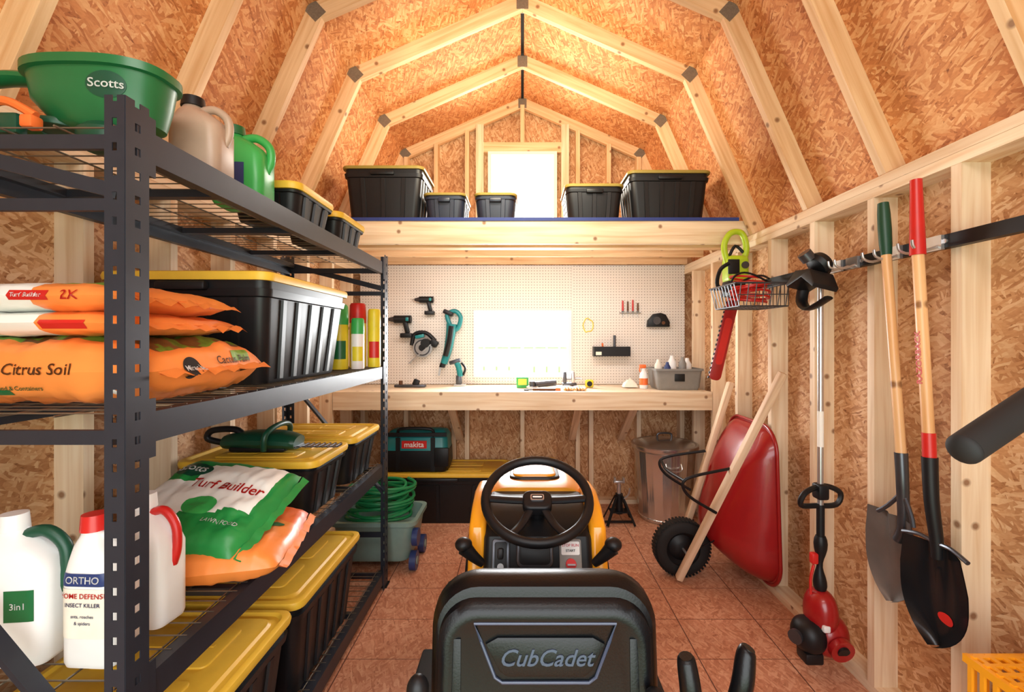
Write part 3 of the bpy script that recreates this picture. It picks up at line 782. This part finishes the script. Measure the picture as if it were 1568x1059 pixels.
b.prism([(-.11,-.02),(-.05,.05),(.06,.06),(.11,.0),(.10,-.015),(0,.02),(-.10,-.035)],.11,m_black,frame((X-.04,Y,1.73),(0,1,0),(.25,0,1)),bev=.004)
b.tube([(X-.03,Y-.10,1.66),(X-.05,Y,1.62),(X-.03,Y+.09,1.66),(X-.01,Y+.10,1.74)],.010,m_black,k=4,flat=2.5)
hp=[(X-.01,Y,.82),(X-.09,Y-.03,.80),(X-.10,Y-.02,.745),(X-.02,Y,.735),(X+.07,Y,.74),(X+.09,Y,.79),(X+.04,Y,.82)]
b.tube(hp,.012,m_black,k=5,closed=True); b.box((X,Y,.80),(.05,.06,.07),m_black,bev=.012)
b.cyl((X,Y,.74),(X,Y,.58),.0165,m_black)
b.tube([(X,Y,.60),(X,Y,.52),(X-.005,Y,.44),(X,Y,.36)],lambda t:.02+.008*math.sin(t*9),m_black,n=14,k=4); b.box((X-.03,Y,.50),(.03,.03,.05),m_red,bev=.008)
b.ell((X,Y,.26),(.065,.08,.10),m_redp,pw=.7); b.ell((X-.06,Y-.01,.165),(.07,.08,.07),m_black,pw=.7); b.ell((X+.03,Y,.16),(.085,.085,.085),m_redp,pw=.6)
b.cyl((X-.125,Y-.03,.17),(X-.14,Y-.04,.17),.03,m_dsteel); b.cyl((X+.03,Y-.08,.15),(X+.03,Y-.105,.145),.05,m_redp); b.cyl((X+.03,Y-.10,.15),(X+.03,Y-.11,.145),.025,m_black)
b.box((X-.06,Y-.02,.08),(.08,.08,.05),m_black,bev=.01); b.box((X-.02,Y-.06,.225),(.03,.04,.03),m_whitep,bev=.006)
b.tube([(X-.03,Y,.47),(X-.045,Y,.40),(X-.04,Y,.30)],.006,m_red,k=3)
b.done()
b=B('wire_basket')
x0,x1,y0,y1,zt_,zb_=1.12,1.41,2.42,2.76,1.78,1.66
b.tube([(x0,y0,zt_),(x1,y0,zt_),(x1,y1,zt_),(x0,y1,zt_)],.005,m_dsteel,closed=True,n=6)
b.tube([(x0+.03,y0+.03,zb_),(x1,y0+.03,zb_),(x1,y1-.03,zb_),(x0+.03,y1-.03,zb_)],.004,m_dsteel,closed=True,n=6)
for k in range(9):
    y=y0+.02+k*(y1-y0-.04)/8; b.tube([(x0,y,zt_),(x0+.03,y,zb_),(x1,y,zb_),(x1,y,zt_)],.0028,m_dsteel,n=5)
for k in range(7):
    x=x0+.03+k*(x1-x0-.04)/6; b.tube([(x,y0,zt_),(x,y0+.03,zb_),(x,y1-.03,zb_),(x,y1,zt_)],.0028,m_dsteel,n=5)
b.tube([(x0+.015,y0+.012,(zt_+zb_)/2),(x1,y0+.012,(zt_+zb_)/2)],.0028,m_dsteel,n=5)
b.done()
b=B('extension_cord'); pts=[]
for i in range(170):
    a=i*.29; r=.085+.012*math.sin(i*.21); pts.append((1.27+r*math.cos(a)*1.1,2.57+r*math.sin(a),1.69+.016*math.sin(a*.5+i*.1)+i*.0008))
b.tube(pts,.0065,m_red,n=6)
pts=[(1.27+.10*math.cos(a*.5),2.56+.08*math.sin(a*.5),1.82+.025*math.sin(a)) for a in range(13)]
b.tube(pts,.006,m_black,n=6,k=3)
b.done()
b=B('chainsaw'); y=2.90
b.box((1.34,y,1.92),(.13,.13,.17),m_lime,bev=.03,seg=3); b.box((1.33,y,1.80),(.11,.11,.10),m_black,bev=.015)
b.box((1.30,y-.068,1.93),(.07,.012,.09),m_black,bev=.004); b.cyl((1.37,y-.06,1.94),(1.37,y-.075,1.94),.022,m_dsteel)
b.tube([(1.29,y,1.96),(1.27,y,2.07),(1.31,y,2.15),(1.38,y,2.15),(1.41,y,2.06),(1.39,y,1.96)],.019,m_lime,k=5,n=10)
b.tube([(1.30,y,2.0),(1.34,y,2.07),(1.39,y,2.03)],.010,m_black,k=4)
b.tube([(1.27,y-.07,1.95),(1.22,y-.06,1.91),(1.22,y-.02,1.82),(1.28,y-.05,1.78)],.012,m_black,k=5)
BA=frame((1.265,y,1.47),(.24,0,1),(1,0,-.24))
b.prism(rr(.56,.075,.03),.012,m_redp,BA@Matrix.Translation((.03,0,0)),bev=.002); b.prism(rr(.30,.045,.02),.016,m_red,BA)
b.text('ECHO',.035,BA@Matrix.Translation((.0,0,.010)),m_whitep)
for k in range(17): b.box(BA@Vector((-.24+k*.03,-.039,0)),(.014,.008,.01),m_black,rot=BA.to_3x3())
b.done()
b=B('push_mower')
b.cyl((.595,.62,1.333),(.83,.70,1.42),.021,m_rubber,r1=.0225,n=24); b.ell((.595,.62,1.333),(.012,.021,.021),m_rubber,rot=(0,-.35,.26))
b.tube([(.72,.662,1.38),(.95,.73,1.46),(1.12,.74,1.46),(1.2,.70,1.35),(1.2,.30,.45),(1.2,.16,.16)],.013,m_black,k=5,n=12)
b.tube([(1.12,.74,1.46),(.85,.2,.45),(.82,.16,.16)],.012,m_black,n=12)
b.box((1.0,-.02,.19),(.50,.50,.10),m_black,bev=.04); b.lathe([(.12,0),(.13,.05),(.10,.13),(.03,.15)],m_red,(1.0,-.02,.24))
for sx in (-1,1):
    for yy in (-.2,.18): b.cyl((1.0+sx*.26,yy,.10),(1.0+sx*.31,yy,.10),.10,m_rubber,n=28)
b.done()
b=B('plastic_crate'); Mx=Matrix.Translation((1.355,1.16,0))
hw=.085
for q in range(2):
    z0=.002+q*.295
    for sx in (-1,1):
        for k in range(9): b.box(Mx@Vector((sx*(hw+.004),-.14+k*.035,z0+.14)),(.008,.012,.26),m_cub)
        b.box(Mx@Vector((sx*(hw+.002),0,z0+.275)),(.014,.32,.022),m_cub); b.box(Mx@Vector((sx*hw,0,z0+.01)),(.012,.31,.02),m_cub)
    for sy in (-1,1):
        for k in range(5): b.box(Mx@Vector((-.07+k*.035,sy*.15,z0+.14)),(.010,.008,.26),m_cub)
        b.box(Mx@Vector((0,sy*.15,z0+.275)),(.186,.016,.0218),m_cub); b.box(Mx@Vector((0,sy*.15,z0+.01)),(.17,.012,.0198),m_cub)
    b.box(Mx@Vector((0,0,z0+.005)),(.16,.3,.008),m_cub)
for k in range(9): b.box(Mx@Vector((0,-.14+k*.035,.583)),(.17,.012,.008),m_cub)
for k in range(5): b.box(Mx@Vector((-.07+k*.035,0,.583)),(.012,.3,.0078),m_cub)
b.done(smooth=False)

# ------------------------------------------------------------ riding mower
b=B('riding_mower'); mx=.048
TS=Matrix.Translation((mx,1.0,.718))@Matrix.Rotation(math.radians(-7),4,'X')
XZ=frame((0,0,0),(1,0,0),(0,0,1))
def loopz(w,h,r,zz,ty=0): return [(x,y+ty,zz) for x,y in rr(w,h,r,8)]
b.loft([loopz(.40,.40,.08,-.10,0),loopz(.46,.45,.09,-.08),loopz(.495,.48,.10,-.03),loopz(.49,.478,.10,.005),loopz(.465,.455,.09,.028,-.003),loopz(.455,.44,.09,.03,-.008)],m_blackg,TS@XZ)
b.loft([loopz(.455,.44,.08,.022,-.012),loopz(.450,.425,.075,.044,-.016),loopz(.43,.40,.07,.052,-.02),loopz(.40,.375,.06,.052,-.024),loopz(.39,.365,.06,.048,-.024)],m_blackg,TS@XZ)
TT=TS@XZ@Matrix.Translation((0,.045,.050))
b.tube([TT@Vector((x,y,0)) for x,y in [(-.15,.115),(.15,.115),(.135,.08),(.105,.01),(.09,0),(-.09,0),(-.105,.01),(-.135,.08)]],.0035,m_emb,closed=True,n=8)
b.prism([(-.10,.088),(.10,.088),(.125,.075),(.095,.022),(.08,.012),(-.08,.012),(-.095,.022),(-.125,.075)],.005,m_blackg,TT,bev=.002)
b.text('CubCadet',.046,TT@Matrix.Translation((0,.048,.003)),m_emb,ext=.002,sx=1.02,shear=.35)
for x in (-.185,.185):
    b.prism([(-.012,-.16),(.012,-.16),(.008,.12),(-.008,.12)],.006,m_blackg,TT@Matrix.Translation((x,-.035,-.002)),bev=.002)
b.box((mx,1.22,.55),(.47,.42,.12),m_blackg,bev=.04,seg=4); b.box((mx,1.15,.46),(.3,.3,.10),m_black)
def sec(y,w,zt_,zb_,r): return [(mx+p,y,(zt_+zb_)/2+q) for p,q in rr(w,zt_-zb_,r)]
b.loft([sec(.50,.80,.50,.36,.05),sec(.56,.92,.56,.36,.07),sec(.80,.98,.60,.36,.08),sec(1.10,.96,.58,.34,.08),sec(1.22,.80,.50,.32,.06)],m_cub)
b.loft([sec(.48,.30,.45,.2,.04),sec(1.35,.30,.45,.2,.04)],m_black)
b.bb(mx-.42,mx+.42,1.18,1.72,.30,.33,m_black,bev=.01); b.bb(mx-.16,mx+.16,1.3,2.2,.25,.42,m_black)
# console
pf=[(1.41,.34),(1.40,.60),(1.395,.74),(1.44,.865),(1.54,.905),(1.64,.925),(1.72,.92),(1.74,.34)]
YZ=frame((mx,0,0),(0,1,0),(0,0,1))
b.prism(pf,.34,m_black,YZ,bev=.022,seg=4)
py=[(1.43,.36),(1.42,.62),(1.415,.745),(1.46,.885),(1.55,.925),(1.66,.945),(1.80,.93),(1.82,.36)]
for sg in (-1,1):
    b.prism(py,.055,m_cub,frame((mx+sg*.192,0,0),(0,1,0),(0,0,1)),bev=.018,seg=4)
    b.prism([(1.46,.40),(1.46,.72),(1.54,.78),(1.7,.80),(1.7,.40)],.02,m_black,frame((mx+sg*.224,0,0),(0,1,0),(0,0,1)),bev=.006)
    b.tube([(mx+sg*.17,1.40,.80),(mx+sg*.20,1.39,.83),(mx+sg*.222,1.385,.855)],lambda t:.012+.012*t,m_black,n=12,k=4)
    b.ell((mx+sg*.225,1.385,.865),(.026,.026,.02),m_black)
def hs(y,w,zt_,r=.09): return [(mx+p,y,(zt_+.38)/2+q) for p,q in rr(w,zt_-.38,r,8)]
b.loft([hs(1.70,.39,.935),hs(1.76,.42,.94),hs(1.95,.43,.925),hs(2.15,.41,.885),hs(2.28,.37,.82,.08),hs(2.34,.30,.72,.07)],m_cub)
b.prism(rr(.20,.30,.05),.02,m_black,frame((mx,1.93,.926),(1,0,0),(0,1,-.08)),bev=.006)
b.prism(rr(.17,.27,.04),.02,m_cub,frame((mx,1.93,.933),(1,0,0),(0,1,-.08)),bev=.006)
cy_,cz_=1.420,.812; SD=(0,.045,.125)
IP=frame((mx+.100,cy_,cz_),(1,0,0),SD)
b.prism(rr(.068,.10,.008),.012,m_grey,IP,bev=.002); b.prism(rr(.056,.038,.004),.016,m_whitep,IP@Matrix.Translation((0,.024,0)))
b.cyl(IP@Vector((0,-.020,0)),IP@Vector((0,-.020,.018)),.016,m_red); b.box(IP@Vector((0,-.020,.024)),(.024,.004,.012),m_steel,rot=IP.to_3x3())
b.text('STOP RUN',.011,IP@Matrix.Translation((0,.032,.009)),m_red); b.text('START',.010,IP@Matrix.Translation((0,.017,.009)),m_dark)
LP=frame((mx-.115,cy_,cz_),(1,0,0),SD); b.prism(rr(.055,.10,.01),.014,m_dsteel,LP,bev=.003); b.prism(rr(.040,.085,.008),.016,m_black,LP,bev=.003)
b.box(LP@Vector((0,.01,.02)),(.018,.03,.035),m_black,rot=LP.to_3x3(),bev=.005); b.cyl(LP@Vector((0,-.028,0)),LP@Vector((0,-.028,.012)),.01,m_steel)
CQ=frame((mx-.01,cy_+.004,cz_+.01),(1,0,0),SD)
b.prism(rr(.115,.085,.02),.016,m_dsteel,CQ,bev=.006); b.prism(rr(.10,.07,.016),.018,m_black,CQ,bev=.004)
wc=Vector((mx,1.50,.965)); wn=Vector((0,-.5,.866)); WT=frame(wc,(1,0,0),Vector((0,.866,.5)))
pts=[WT@Vector((.168*math.cos(2*PI*i/48),.168*math.sin(2*PI*i/48),0)) for i in range(48)]
b.tube(pts,.0155,m_black,closed=True,n=12)
b.prism(rr(.095,.075,.025),.035,m_black,WT@Matrix.Translation((0,-.008,-.012)),bev=.008,seg=3)
b.prism(rr(.044,.024,.006),.004,m_steel,WT@Matrix.Translation((0,-.004,.008))); b.prism(rr(.036,.016,.004),.005,m_black,WT@Matrix.Translation((0,-.004,.008)))
b.prism(rr(.030,.006,.002),.006,m_whitep,WT@Matrix.Translation((0,-.004,.008)))
for sg in (-1,1):
    b.tube([WT@Vector(p) for p in [(sg*.035,.0,-.012),(sg*.09,.004,-.014),(sg*.16,.0,-.002)]],.011,m_black,k=4,n=10,flat=1.6)
    b.tube([WT@Vector(p) for p in [(sg*.02,-.03,-.012),(sg*.05,-.09,-.014),(sg*.085,-.142,-.002)]],.010,m_black,k=4,n=10,flat=1.4)
b.cyl(wc-wn*.03,wc-wn*.12,.026,m_black,r1=.035)
for x,y,z,lean in ((mx+.272,.86,.775,-.01),(mx+.345,.89,.770,.03)):
    b.tube([(x,y,.55),(x,y,.70),(x+lean*.3,y,z)],.009,m_black,k=3,n=10)
    b.tube([(x+lean*.2,y,z-.10),(x+lean*.4,y,z-.03),(x+lean*.9,y-.01,z+.05),(x+lean*1.3,y,z+.10),(x+lean*1.5,y,z+.115)],lambda t:.012+.008*math.sin(min(1,t*1.05)*PI)**.6,m_blackg,k=6,n=12)
b.tube([(mx-.25,.92,.58),(mx-.255,.92,.70),(mx-.255,.91,.77)],.010,m_black,k=3); b.ell((mx-.255,.91,.79),(.022,.022,.028),m_black)
b.tube([(mx+.215,.93,.60),(mx+.22,.93,.74),(mx+.22,.93,.75)],.010,m_black,k=3); b.ell((mx+.22,.93,.76),(.02,.02,.016),m_black)
def wheel(x,y,r,w):
    Mw=frame((x,y,r),(0,1,0),(0,0,1))
    b.lathe([(r*.5,-w/2),(r*.85,-w/2),(r*.97,-w*.38),(r,-w*.2),(r,w*.2),(r*.97,w*.38),(r*.85,w/2),(r*.5,w/2)],m_rubber,Mw,n=48)
    b.lathe([(.02,-w*.52),(r*.45,-w*.4),(r*.52,-w*.52),(r*.52,w*.52),(r*.45,w*.4),(.02,w*.52)],m_cub,Mw,n=32)
    for k in range(24):
        a=2*PI*k/24
        for s2 in (-1,1): b.box((x+s2*w*.22,y+math.cos(a)*r*.985,r+math.sin(a)*r*.985),(w*.42,.02,.02),m_rubber,rot=(a,0,0))
for sg in (-1,1): wheel(mx+sg*.40,.78,.25,.2); wheel(mx+sg*.33,2.08,.18,.14)
b.cyl((mx-.4,.78,.25),(mx+.4,.78,.25),.02,m_dsteel); b.cyl((mx-.3,2.08,.18),(mx+.3,2.08,.18),.02,m_dsteel)
b.loft([[(mx+p,1.5+q,z) for p,q in rr(w,l,.12)] for z,w,l in ((.10,.98,.62),(.16,.98,.62),(.22,.9,.55),(.23,.5,.4))],m_cub)
b.done(40)

# ------------------------------------------------------------ pegboard tools
def drill(name,x,z,s=1.0,flip=1,mat=None):
    mat=mat or m_black; b=B(name); y=YB-.006-.045
    b.cyl((x-flip*.07*s,y,z+.05*s),(x+flip*.06*s,y,z+.05*s),.030*s,mat,n=20)
    b.cyl((x-flip*.115*s,y,z+.05*s),(x-flip*.07*s,y,z+.05*s),.012*s,m_dsteel,r1=.024*s,n=16)
    b.cyl((x-flip*.14*s,y,z+.05*s),(x-flip*.11*s,y,z+.05*s),.004*s,m_steel,n=8)
    b.beam((x+flip*.01*s,y,z+.04*s),(x+flip*.035*s,y,z-.06*s),.035*s,.032*s,mat,up=(0,1,0),bev=.008*s)
    b.box((x+flip*.025*s,y,z-.075*s),(.09*s,.06*s,.035*s),mat,bev=.006*s); b.box((x+flip*.035*s,y,z+.05*s),(.025*s,.065*s,.03*s),m_teal,bev=.005*s)
    b.cyl((x,y+.04,z+.075*s),(x,y-.01,z+.075*s),.004,m_steel,n=8)
    b.done()
drill('cordless_drill',-.85,1.79,.95,1); drill('cordless_drill',-1.06,1.605,1.15,1)
b=B('circular_saw'); x,y,z=-.885,YB-.06,1.41
b.cyl((x,y+.02,z),(x,y-.02,z),.085,m_steel,n=36); b.cyl((x,y-.02,z),(x,y-.035,z),.03,m_black)
b.cyl((x+.03,y+.03,z+.04),(x+.03,y-.05,z+.04),.04,m_black); b.box((x-.02,y,z-.055),(.26,.09,.008),m_steel,rot=(0,-.7,0))
b.tube([(x-.10,y,z+.02),(x-.07,y,z+.12),(x+.03,y,z+.13),(x+.11,y,z+.06)],.018,m_black,k=5,n=10); b.box((x+.10,y,z+.04),(.07,.06,.06),m_black,bev=.01,rot=(0,.6,0))
b.box((x-.02,y-.03,z+.10),(.08,.03,.03),m_teal,rot=(0,-.2,0),bev=.006)
b.cyl((x,y-.02,z),(x,y-.024,z),.072,m_dsteel,n=36); b.cyl((x,y-.025,z),(x,y-.027,z),.06,m_steel,n=36); b.done()
b=B('reciprocating_saw'); y=YB-.055
pp=[(-.70,1.27),(-.665,1.38),(-.64,1.52),(-.63,1.62)]
b.tube([(px,y,pz) for px,pz in pp],lambda t:.030+.018*t,m_teal,k=5,n=14)
b.tube([(-.70,y,1.28),(-.712,y,1.25),(-.715,y,1.235)],.026,m_black,k=3,n=12)
b.tube([(-.64,y,1.60),(-.67,y,1.70),(-.60,y,1.735),(-.55,y,1.68),(-.57,y,1.59),(-.61,y,1.56)],.020,m_teal,k=5,n=12)
b.box((-.66,y,1.72),(.09,.06,.04),m_black,bev=.01,rot=(0,.4,0)); b.tube([(-.68,y-.035,1.34),(-.645,y-.05,1.46),(-.625,y-.045,1.60)],.024,m_black,k=4)
b.box((-.735,y,1.205),(.02,.004,.09),m_steel,rot=(0,.2,0)); b.done()
b=B('jigsaw'); x,y,z=-.555,4.03,1.08
b.box((x+.01,y,z+.006),(.10,.07,.01),m_steel); b.box((x,y,z+.05),(.05,.05,.08),m_dsteel,bev=.01); b.tube([(x+.01,y,z+.08),(x+.0,y,z+.15),(x-.02,y,z+.20)],.026,m_teal,k=4,n=12)
b.box((x-.035,y,z+.21),(.10,.05,.035),m_dsteel,rot=(0,-.3,0),bev=.008); b.tube([(x+.035,y,z+.09),(x+.055,y,z+.15),(x+.02,y,z+.20)],.010,m_black,k=4); b.done()
b=B('string_loop'); b.tube([(.59+.045*math.cos(a*PI/6),YB-.012,1.61+.06*math.sin(a*PI/6)+.008*math.sin(a*2.2)) for a in range(12)],.004,m_yelb,closed=True,k=4); b.cyl((.585,YB-.0,1.668),(.585,YB-.03,1.668),.003,m_steel,n=8); b.done()
b=B('screwdriver_set')
for k,h in enumerate((.13,.12,.14,.10)):
    x=.90+k*.045; b.cyl((x,YB-.02,1.74),(x,YB-.02,1.74-.06),.003,m_steel,n=8); b.cyl((x,YB-.02,1.74),(x,YB-.02,1.74+h*.7),.009,m_red if k%2==0 else m_brown,r1=.007,n=10); b.cyl((x,YB-.02,1.72),(x,YB-.02,1.735),.010,m_black,n=10)
b.bb(.87,1.06,YB-.04,YB-.008,1.722,1.728,m_steel); b.done()
b=B('router_tool'); b.prism([(-.10,-.055),(.10,-.055),(.10,-.01),(.065,.055),(.02,.07),(-.045,.06),(-.095,.0)],.05,m_black,frame((1.21,YB-.04,1.65),(1,0,0),(0,0,1)),bev=.01); b.cyl((1.19,YB-.066,1.65),(1.19,YB-.075,1.65),.035,m_dsteel)
b.cyl((1.25,YB-.066,1.63),(1.25,YB-.072,1.63),.015,m_brown); b.done()
b=B('peg_shelf'); b.bb(.63,.95,YB-.10,YB-.008,1.335,1.345,m_black); b.bb(.63,.95,YB-.104,YB-.098,1.335,1.42,m_black); b.bb(.63,.64,YB-.10,YB-.008,1.345,1.42,m_black); b.bb(.94,.95,YB-.10,YB-.008,1.345,1.42,m_black)
b.cyl((.82,YB-.05,1.35),(.82,YB-.05,1.52),.012,m_dsteel); b.box((.67,YB-.105,1.36),(.05,.004,.03),m_paper); b.cyl((.72,YB-.05,1.35),(.71,YB-.06,1.45),.008,m_orange); b.done()
zb2=1.079
b=B('parts_bin'); bx,by=1.25,3.80
b.loft([[(bx+p,by+q,zb2+z) for p,q in rr(w,l,.03)] for z,w,l in ((0,.32,.24),(.02,.34,.26),(.155,.37,.29),(.155,.39,.31),(.17,.39,.31),(.17,.36,.28),(.06,.34,.26))],m_grey)
b.box((bx,by-.142,zb2+.10),(.08,.012,.06),m_black,bev=.004)
for px,py,h,m,r in ((1.12,3.80,.24,m_paper,.03),(1.18,3.75,.22,m_navy,.028),(1.24,3.82,.27,m_whitep,.035),(1.31,3.77,.26,m_grey,.03),(1.37,3.83,.25,m_whitep,.035)):
    b.lathe([(r,.07),(r,h*.8),(r*.5,h*.92),(r*.4,h),(.001,h)],m,(px,py,zb2),n=18)
b.done()
b=B('spray_bottle'); x,y=1.0,3.80
b.lathe([(.032,0),(.034,.01),(.034,.10),(.026,.13),(.014,.15),(.013,.165)],m_whitep,(x,y,zb2),n=20); b.box((x-.008,y,zb2+.182),(.055,.022,.03),m_orange,bev=.006); b.tube([(x-.03,y,zb2+.175),(x-.034,y,zb2+.155),(x-.028,y,zb2+.135)],.005,m_orange,k=3)
b.lathe([(.0345,.03),(.0345,.085)],m_orange,(x,y,zb2),n=20); b.done()
b=B('shop_rag')
v=[];f=[]
for i in range(13):
    for j in range(13):
        u,w=i/12*2-1,j/12*2-1; r=max(abs(u),abs(w)); v.append((.90+u*.06,3.86+w*.05,zb2+.004+.07*max(0,(1-r))**.6+.012*math.sin(u*9+1)*math.cos(w*8)*(1-r)+.004))
for i in range(12):
    for j in range(12): a=i*13+j; f.append((a,a+13,a+14,a+1))
b.add(v,f,m_paper); b.done(80)
b=B('seed_packet_box'); b.box((.0,3.86,zb2+.045),(.10,.05,.09),m_lgreen,bev=.003); b.box((.0,3.834,zb2+.05),(.07,.003,.05),m_yelb); b.done()
b=B('angle_grinder'); b.tube([(.10,3.80,zb2+.03),(.2,3.84,zb2+.035),(.28,3.86,zb2+.04)],.026,m_dsteel,k=4,n=12); b.cyl((.08,3.79,zb2+.004),(.08,3.79,zb2+.02),.05,m_steel,n=24); b.cyl((.08,3.79,zb2+.02),(.08,3.79,zb2+.06),.024,m_dsteel); b.done()
b=B('bench_vise'); b.box((.40,3.95,zb2+.02),(.12,.12,.03),m_dsteel,bev=.006); b.box((.36,3.95,zb2+.08),(.03,.10,.10),m_dsteel,bev=.008); b.box((.43,3.95,zb2+.08),(.03,.10,.10),m_steel,bev=.008); b.cyl((.34,3.95,zb2+.07),(.50,3.95,zb2+.07),.012,m_steel); b.cyl((.50,3.89,zb2+.07),(.50,4.01,zb2+.07),.005,m_steel); b.done()
b=B('work_gloves')
for dx in (0,.09):
    b.ell((.36+dx,3.70,zb2+.018),(.045,.055,.016),m_wood)
    for k in range(4): b.tube([(.335+dx+k*.018,3.68,zb2+.02),(.33+dx+k*.022,3.63,zb2+.02),(.33+dx+k*.024,3.605,zb2+.012)],.009,m_wood,k=3,n=8)
    b.tube([(.395+dx,3.71,zb2+.015),(.42+dx,3.68,zb2+.015)],.01,m_wood)
b.done()
b=B('wrench'); b.box((.10,3.68,zb2+.006),(.16,.018,.008),m_dsteel,rot=(0,0,.5)); b.cyl((.03,3.64,zb2+.001),(.03,3.64,zb2+.012),.02,m_dsteel); b.cyl((.17,3.72,zb2+.001),(.17,3.72,zb2+.012),.018,m_dsteel); b.done()
b=B('rasp_tool'); b.box((.17,3.61,zb2+.012),(.18,.03,.02),m_brown,rot=(0,0,-.1),bev=.004); b.cyl((.26,3.6,zb2+.014),(.30,3.596,zb2+.014),.013,m_orange); b.done()
b=B('tape_measure'); b.box((.56,3.86,zb2+.034),(.07,.035,.065),m_yelb,bev=.012); b.cyl((.56,3.84,zb2+.034),(.56,3.835,zb2+.034),.022,m_black); b.box((.518,3.86,zb2+.008),(.02,.022,.002),m_yelb); b.done()
b=B('spring_clamp')
for s2 in (-1,1): b.tube([(.16,3.95+s2*.03,zb2+.02),(.21,3.95+s2*.008,zb2+.02),(.27,3.95+s2*.035,zb2+.02)],.011,m_orange,k=4)
b.cyl((.21,3.95,zb2),(.21,3.95,zb2+.04),.015,m_dsteel); b.done()
b=B('hand_plane'); b.box((-.95,3.9,zb2+.012),(.26,.06,.02),m_dsteel,bev=.004); b.box((-.90,3.9,zb2+.04),(.05,.045,.05),m_black,rot=(0,.4,0),bev=.006); b.cyl((-1.03,3.9,zb2+.02),(-1.03,3.9,zb2+.055),.016,m_brown); b.done()

# ------------------------------------------------------------ light
w=bpy.data.worlds.new('w'); scene.world=w; w.use_nodes=True
bg=w.node_tree.nodes['Background']; bg.inputs[0].default_value=(.93,.97,1,1); bg.inputs[1].default_value=2.8
def area(name,loc,tgt,sx,sy,e,col):
    l=bpy.data.lights.new(name,'AREA'); l.shape='RECTANGLE'; l.size=sx; l.size_y=sy; l.energy=e; l.color=col
    o=bpy.data.objects.new(name,l); o.location=loc; o.rotation_euler=(Vector(tgt)-Vector(loc)).to_track_quat('-Z','Y').to_euler(); scene.collection.objects.link(o)
area('door_daylight',(0,-.5,1.25),(0,3,1.35),1.8,1.7,33,(.97,.985,1))
area('ceiling_fill',(0,-.1,2.75),(0,3,2.4),1.4,.5,24,(1,.97,.93))  # added fill to brighten the roof; no lamp hangs here
area('loft_fill',(0,2.50,2.75),(0,4.1,3.0),.9,.25,24,(1,.88,.66))  # added warm fill for the glow in the loft, no fixture there
area('bench_fill',(0,3.25,2.04),(0,3.95,1.2),2.2,.15,12,(1,.99,.97))  # added source to brighten pegboard and bench; nothing is mounted here
area('window_daylight',(0,YS+.12,1.45),(0,2.0,1.2),.8,.5,55,(.97,.985,1))
area('loft_window_daylight',(0,YS+.12,2.85),(0,2.0,2.9),.5,.6,34,(1,.95,.86))
sd=bpy.data.lights.new('sun','SUN'); sd.energy=3; sd.angle=.05; so=bpy.data.objects.new('sun',sd); so.rotation_euler=(math.radians(50),0,math.radians(200)); scene.collection.objects.link(so)

# ------------------------------------------------------------ camera
cd=bpy.data.cameras.new('cam'); cd.sensor_width=36; cd.lens=705/1568*36; cd.shift_x=-16/1568; cd.shift_y=-9.5/1568; cd.clip_start=.02
co=bpy.data.objects.new('camera',cd); co.location=(0,0,EYE); co.rotation_euler=(PI/2,0,0); scene.collection.objects.link(co); scene.camera=co
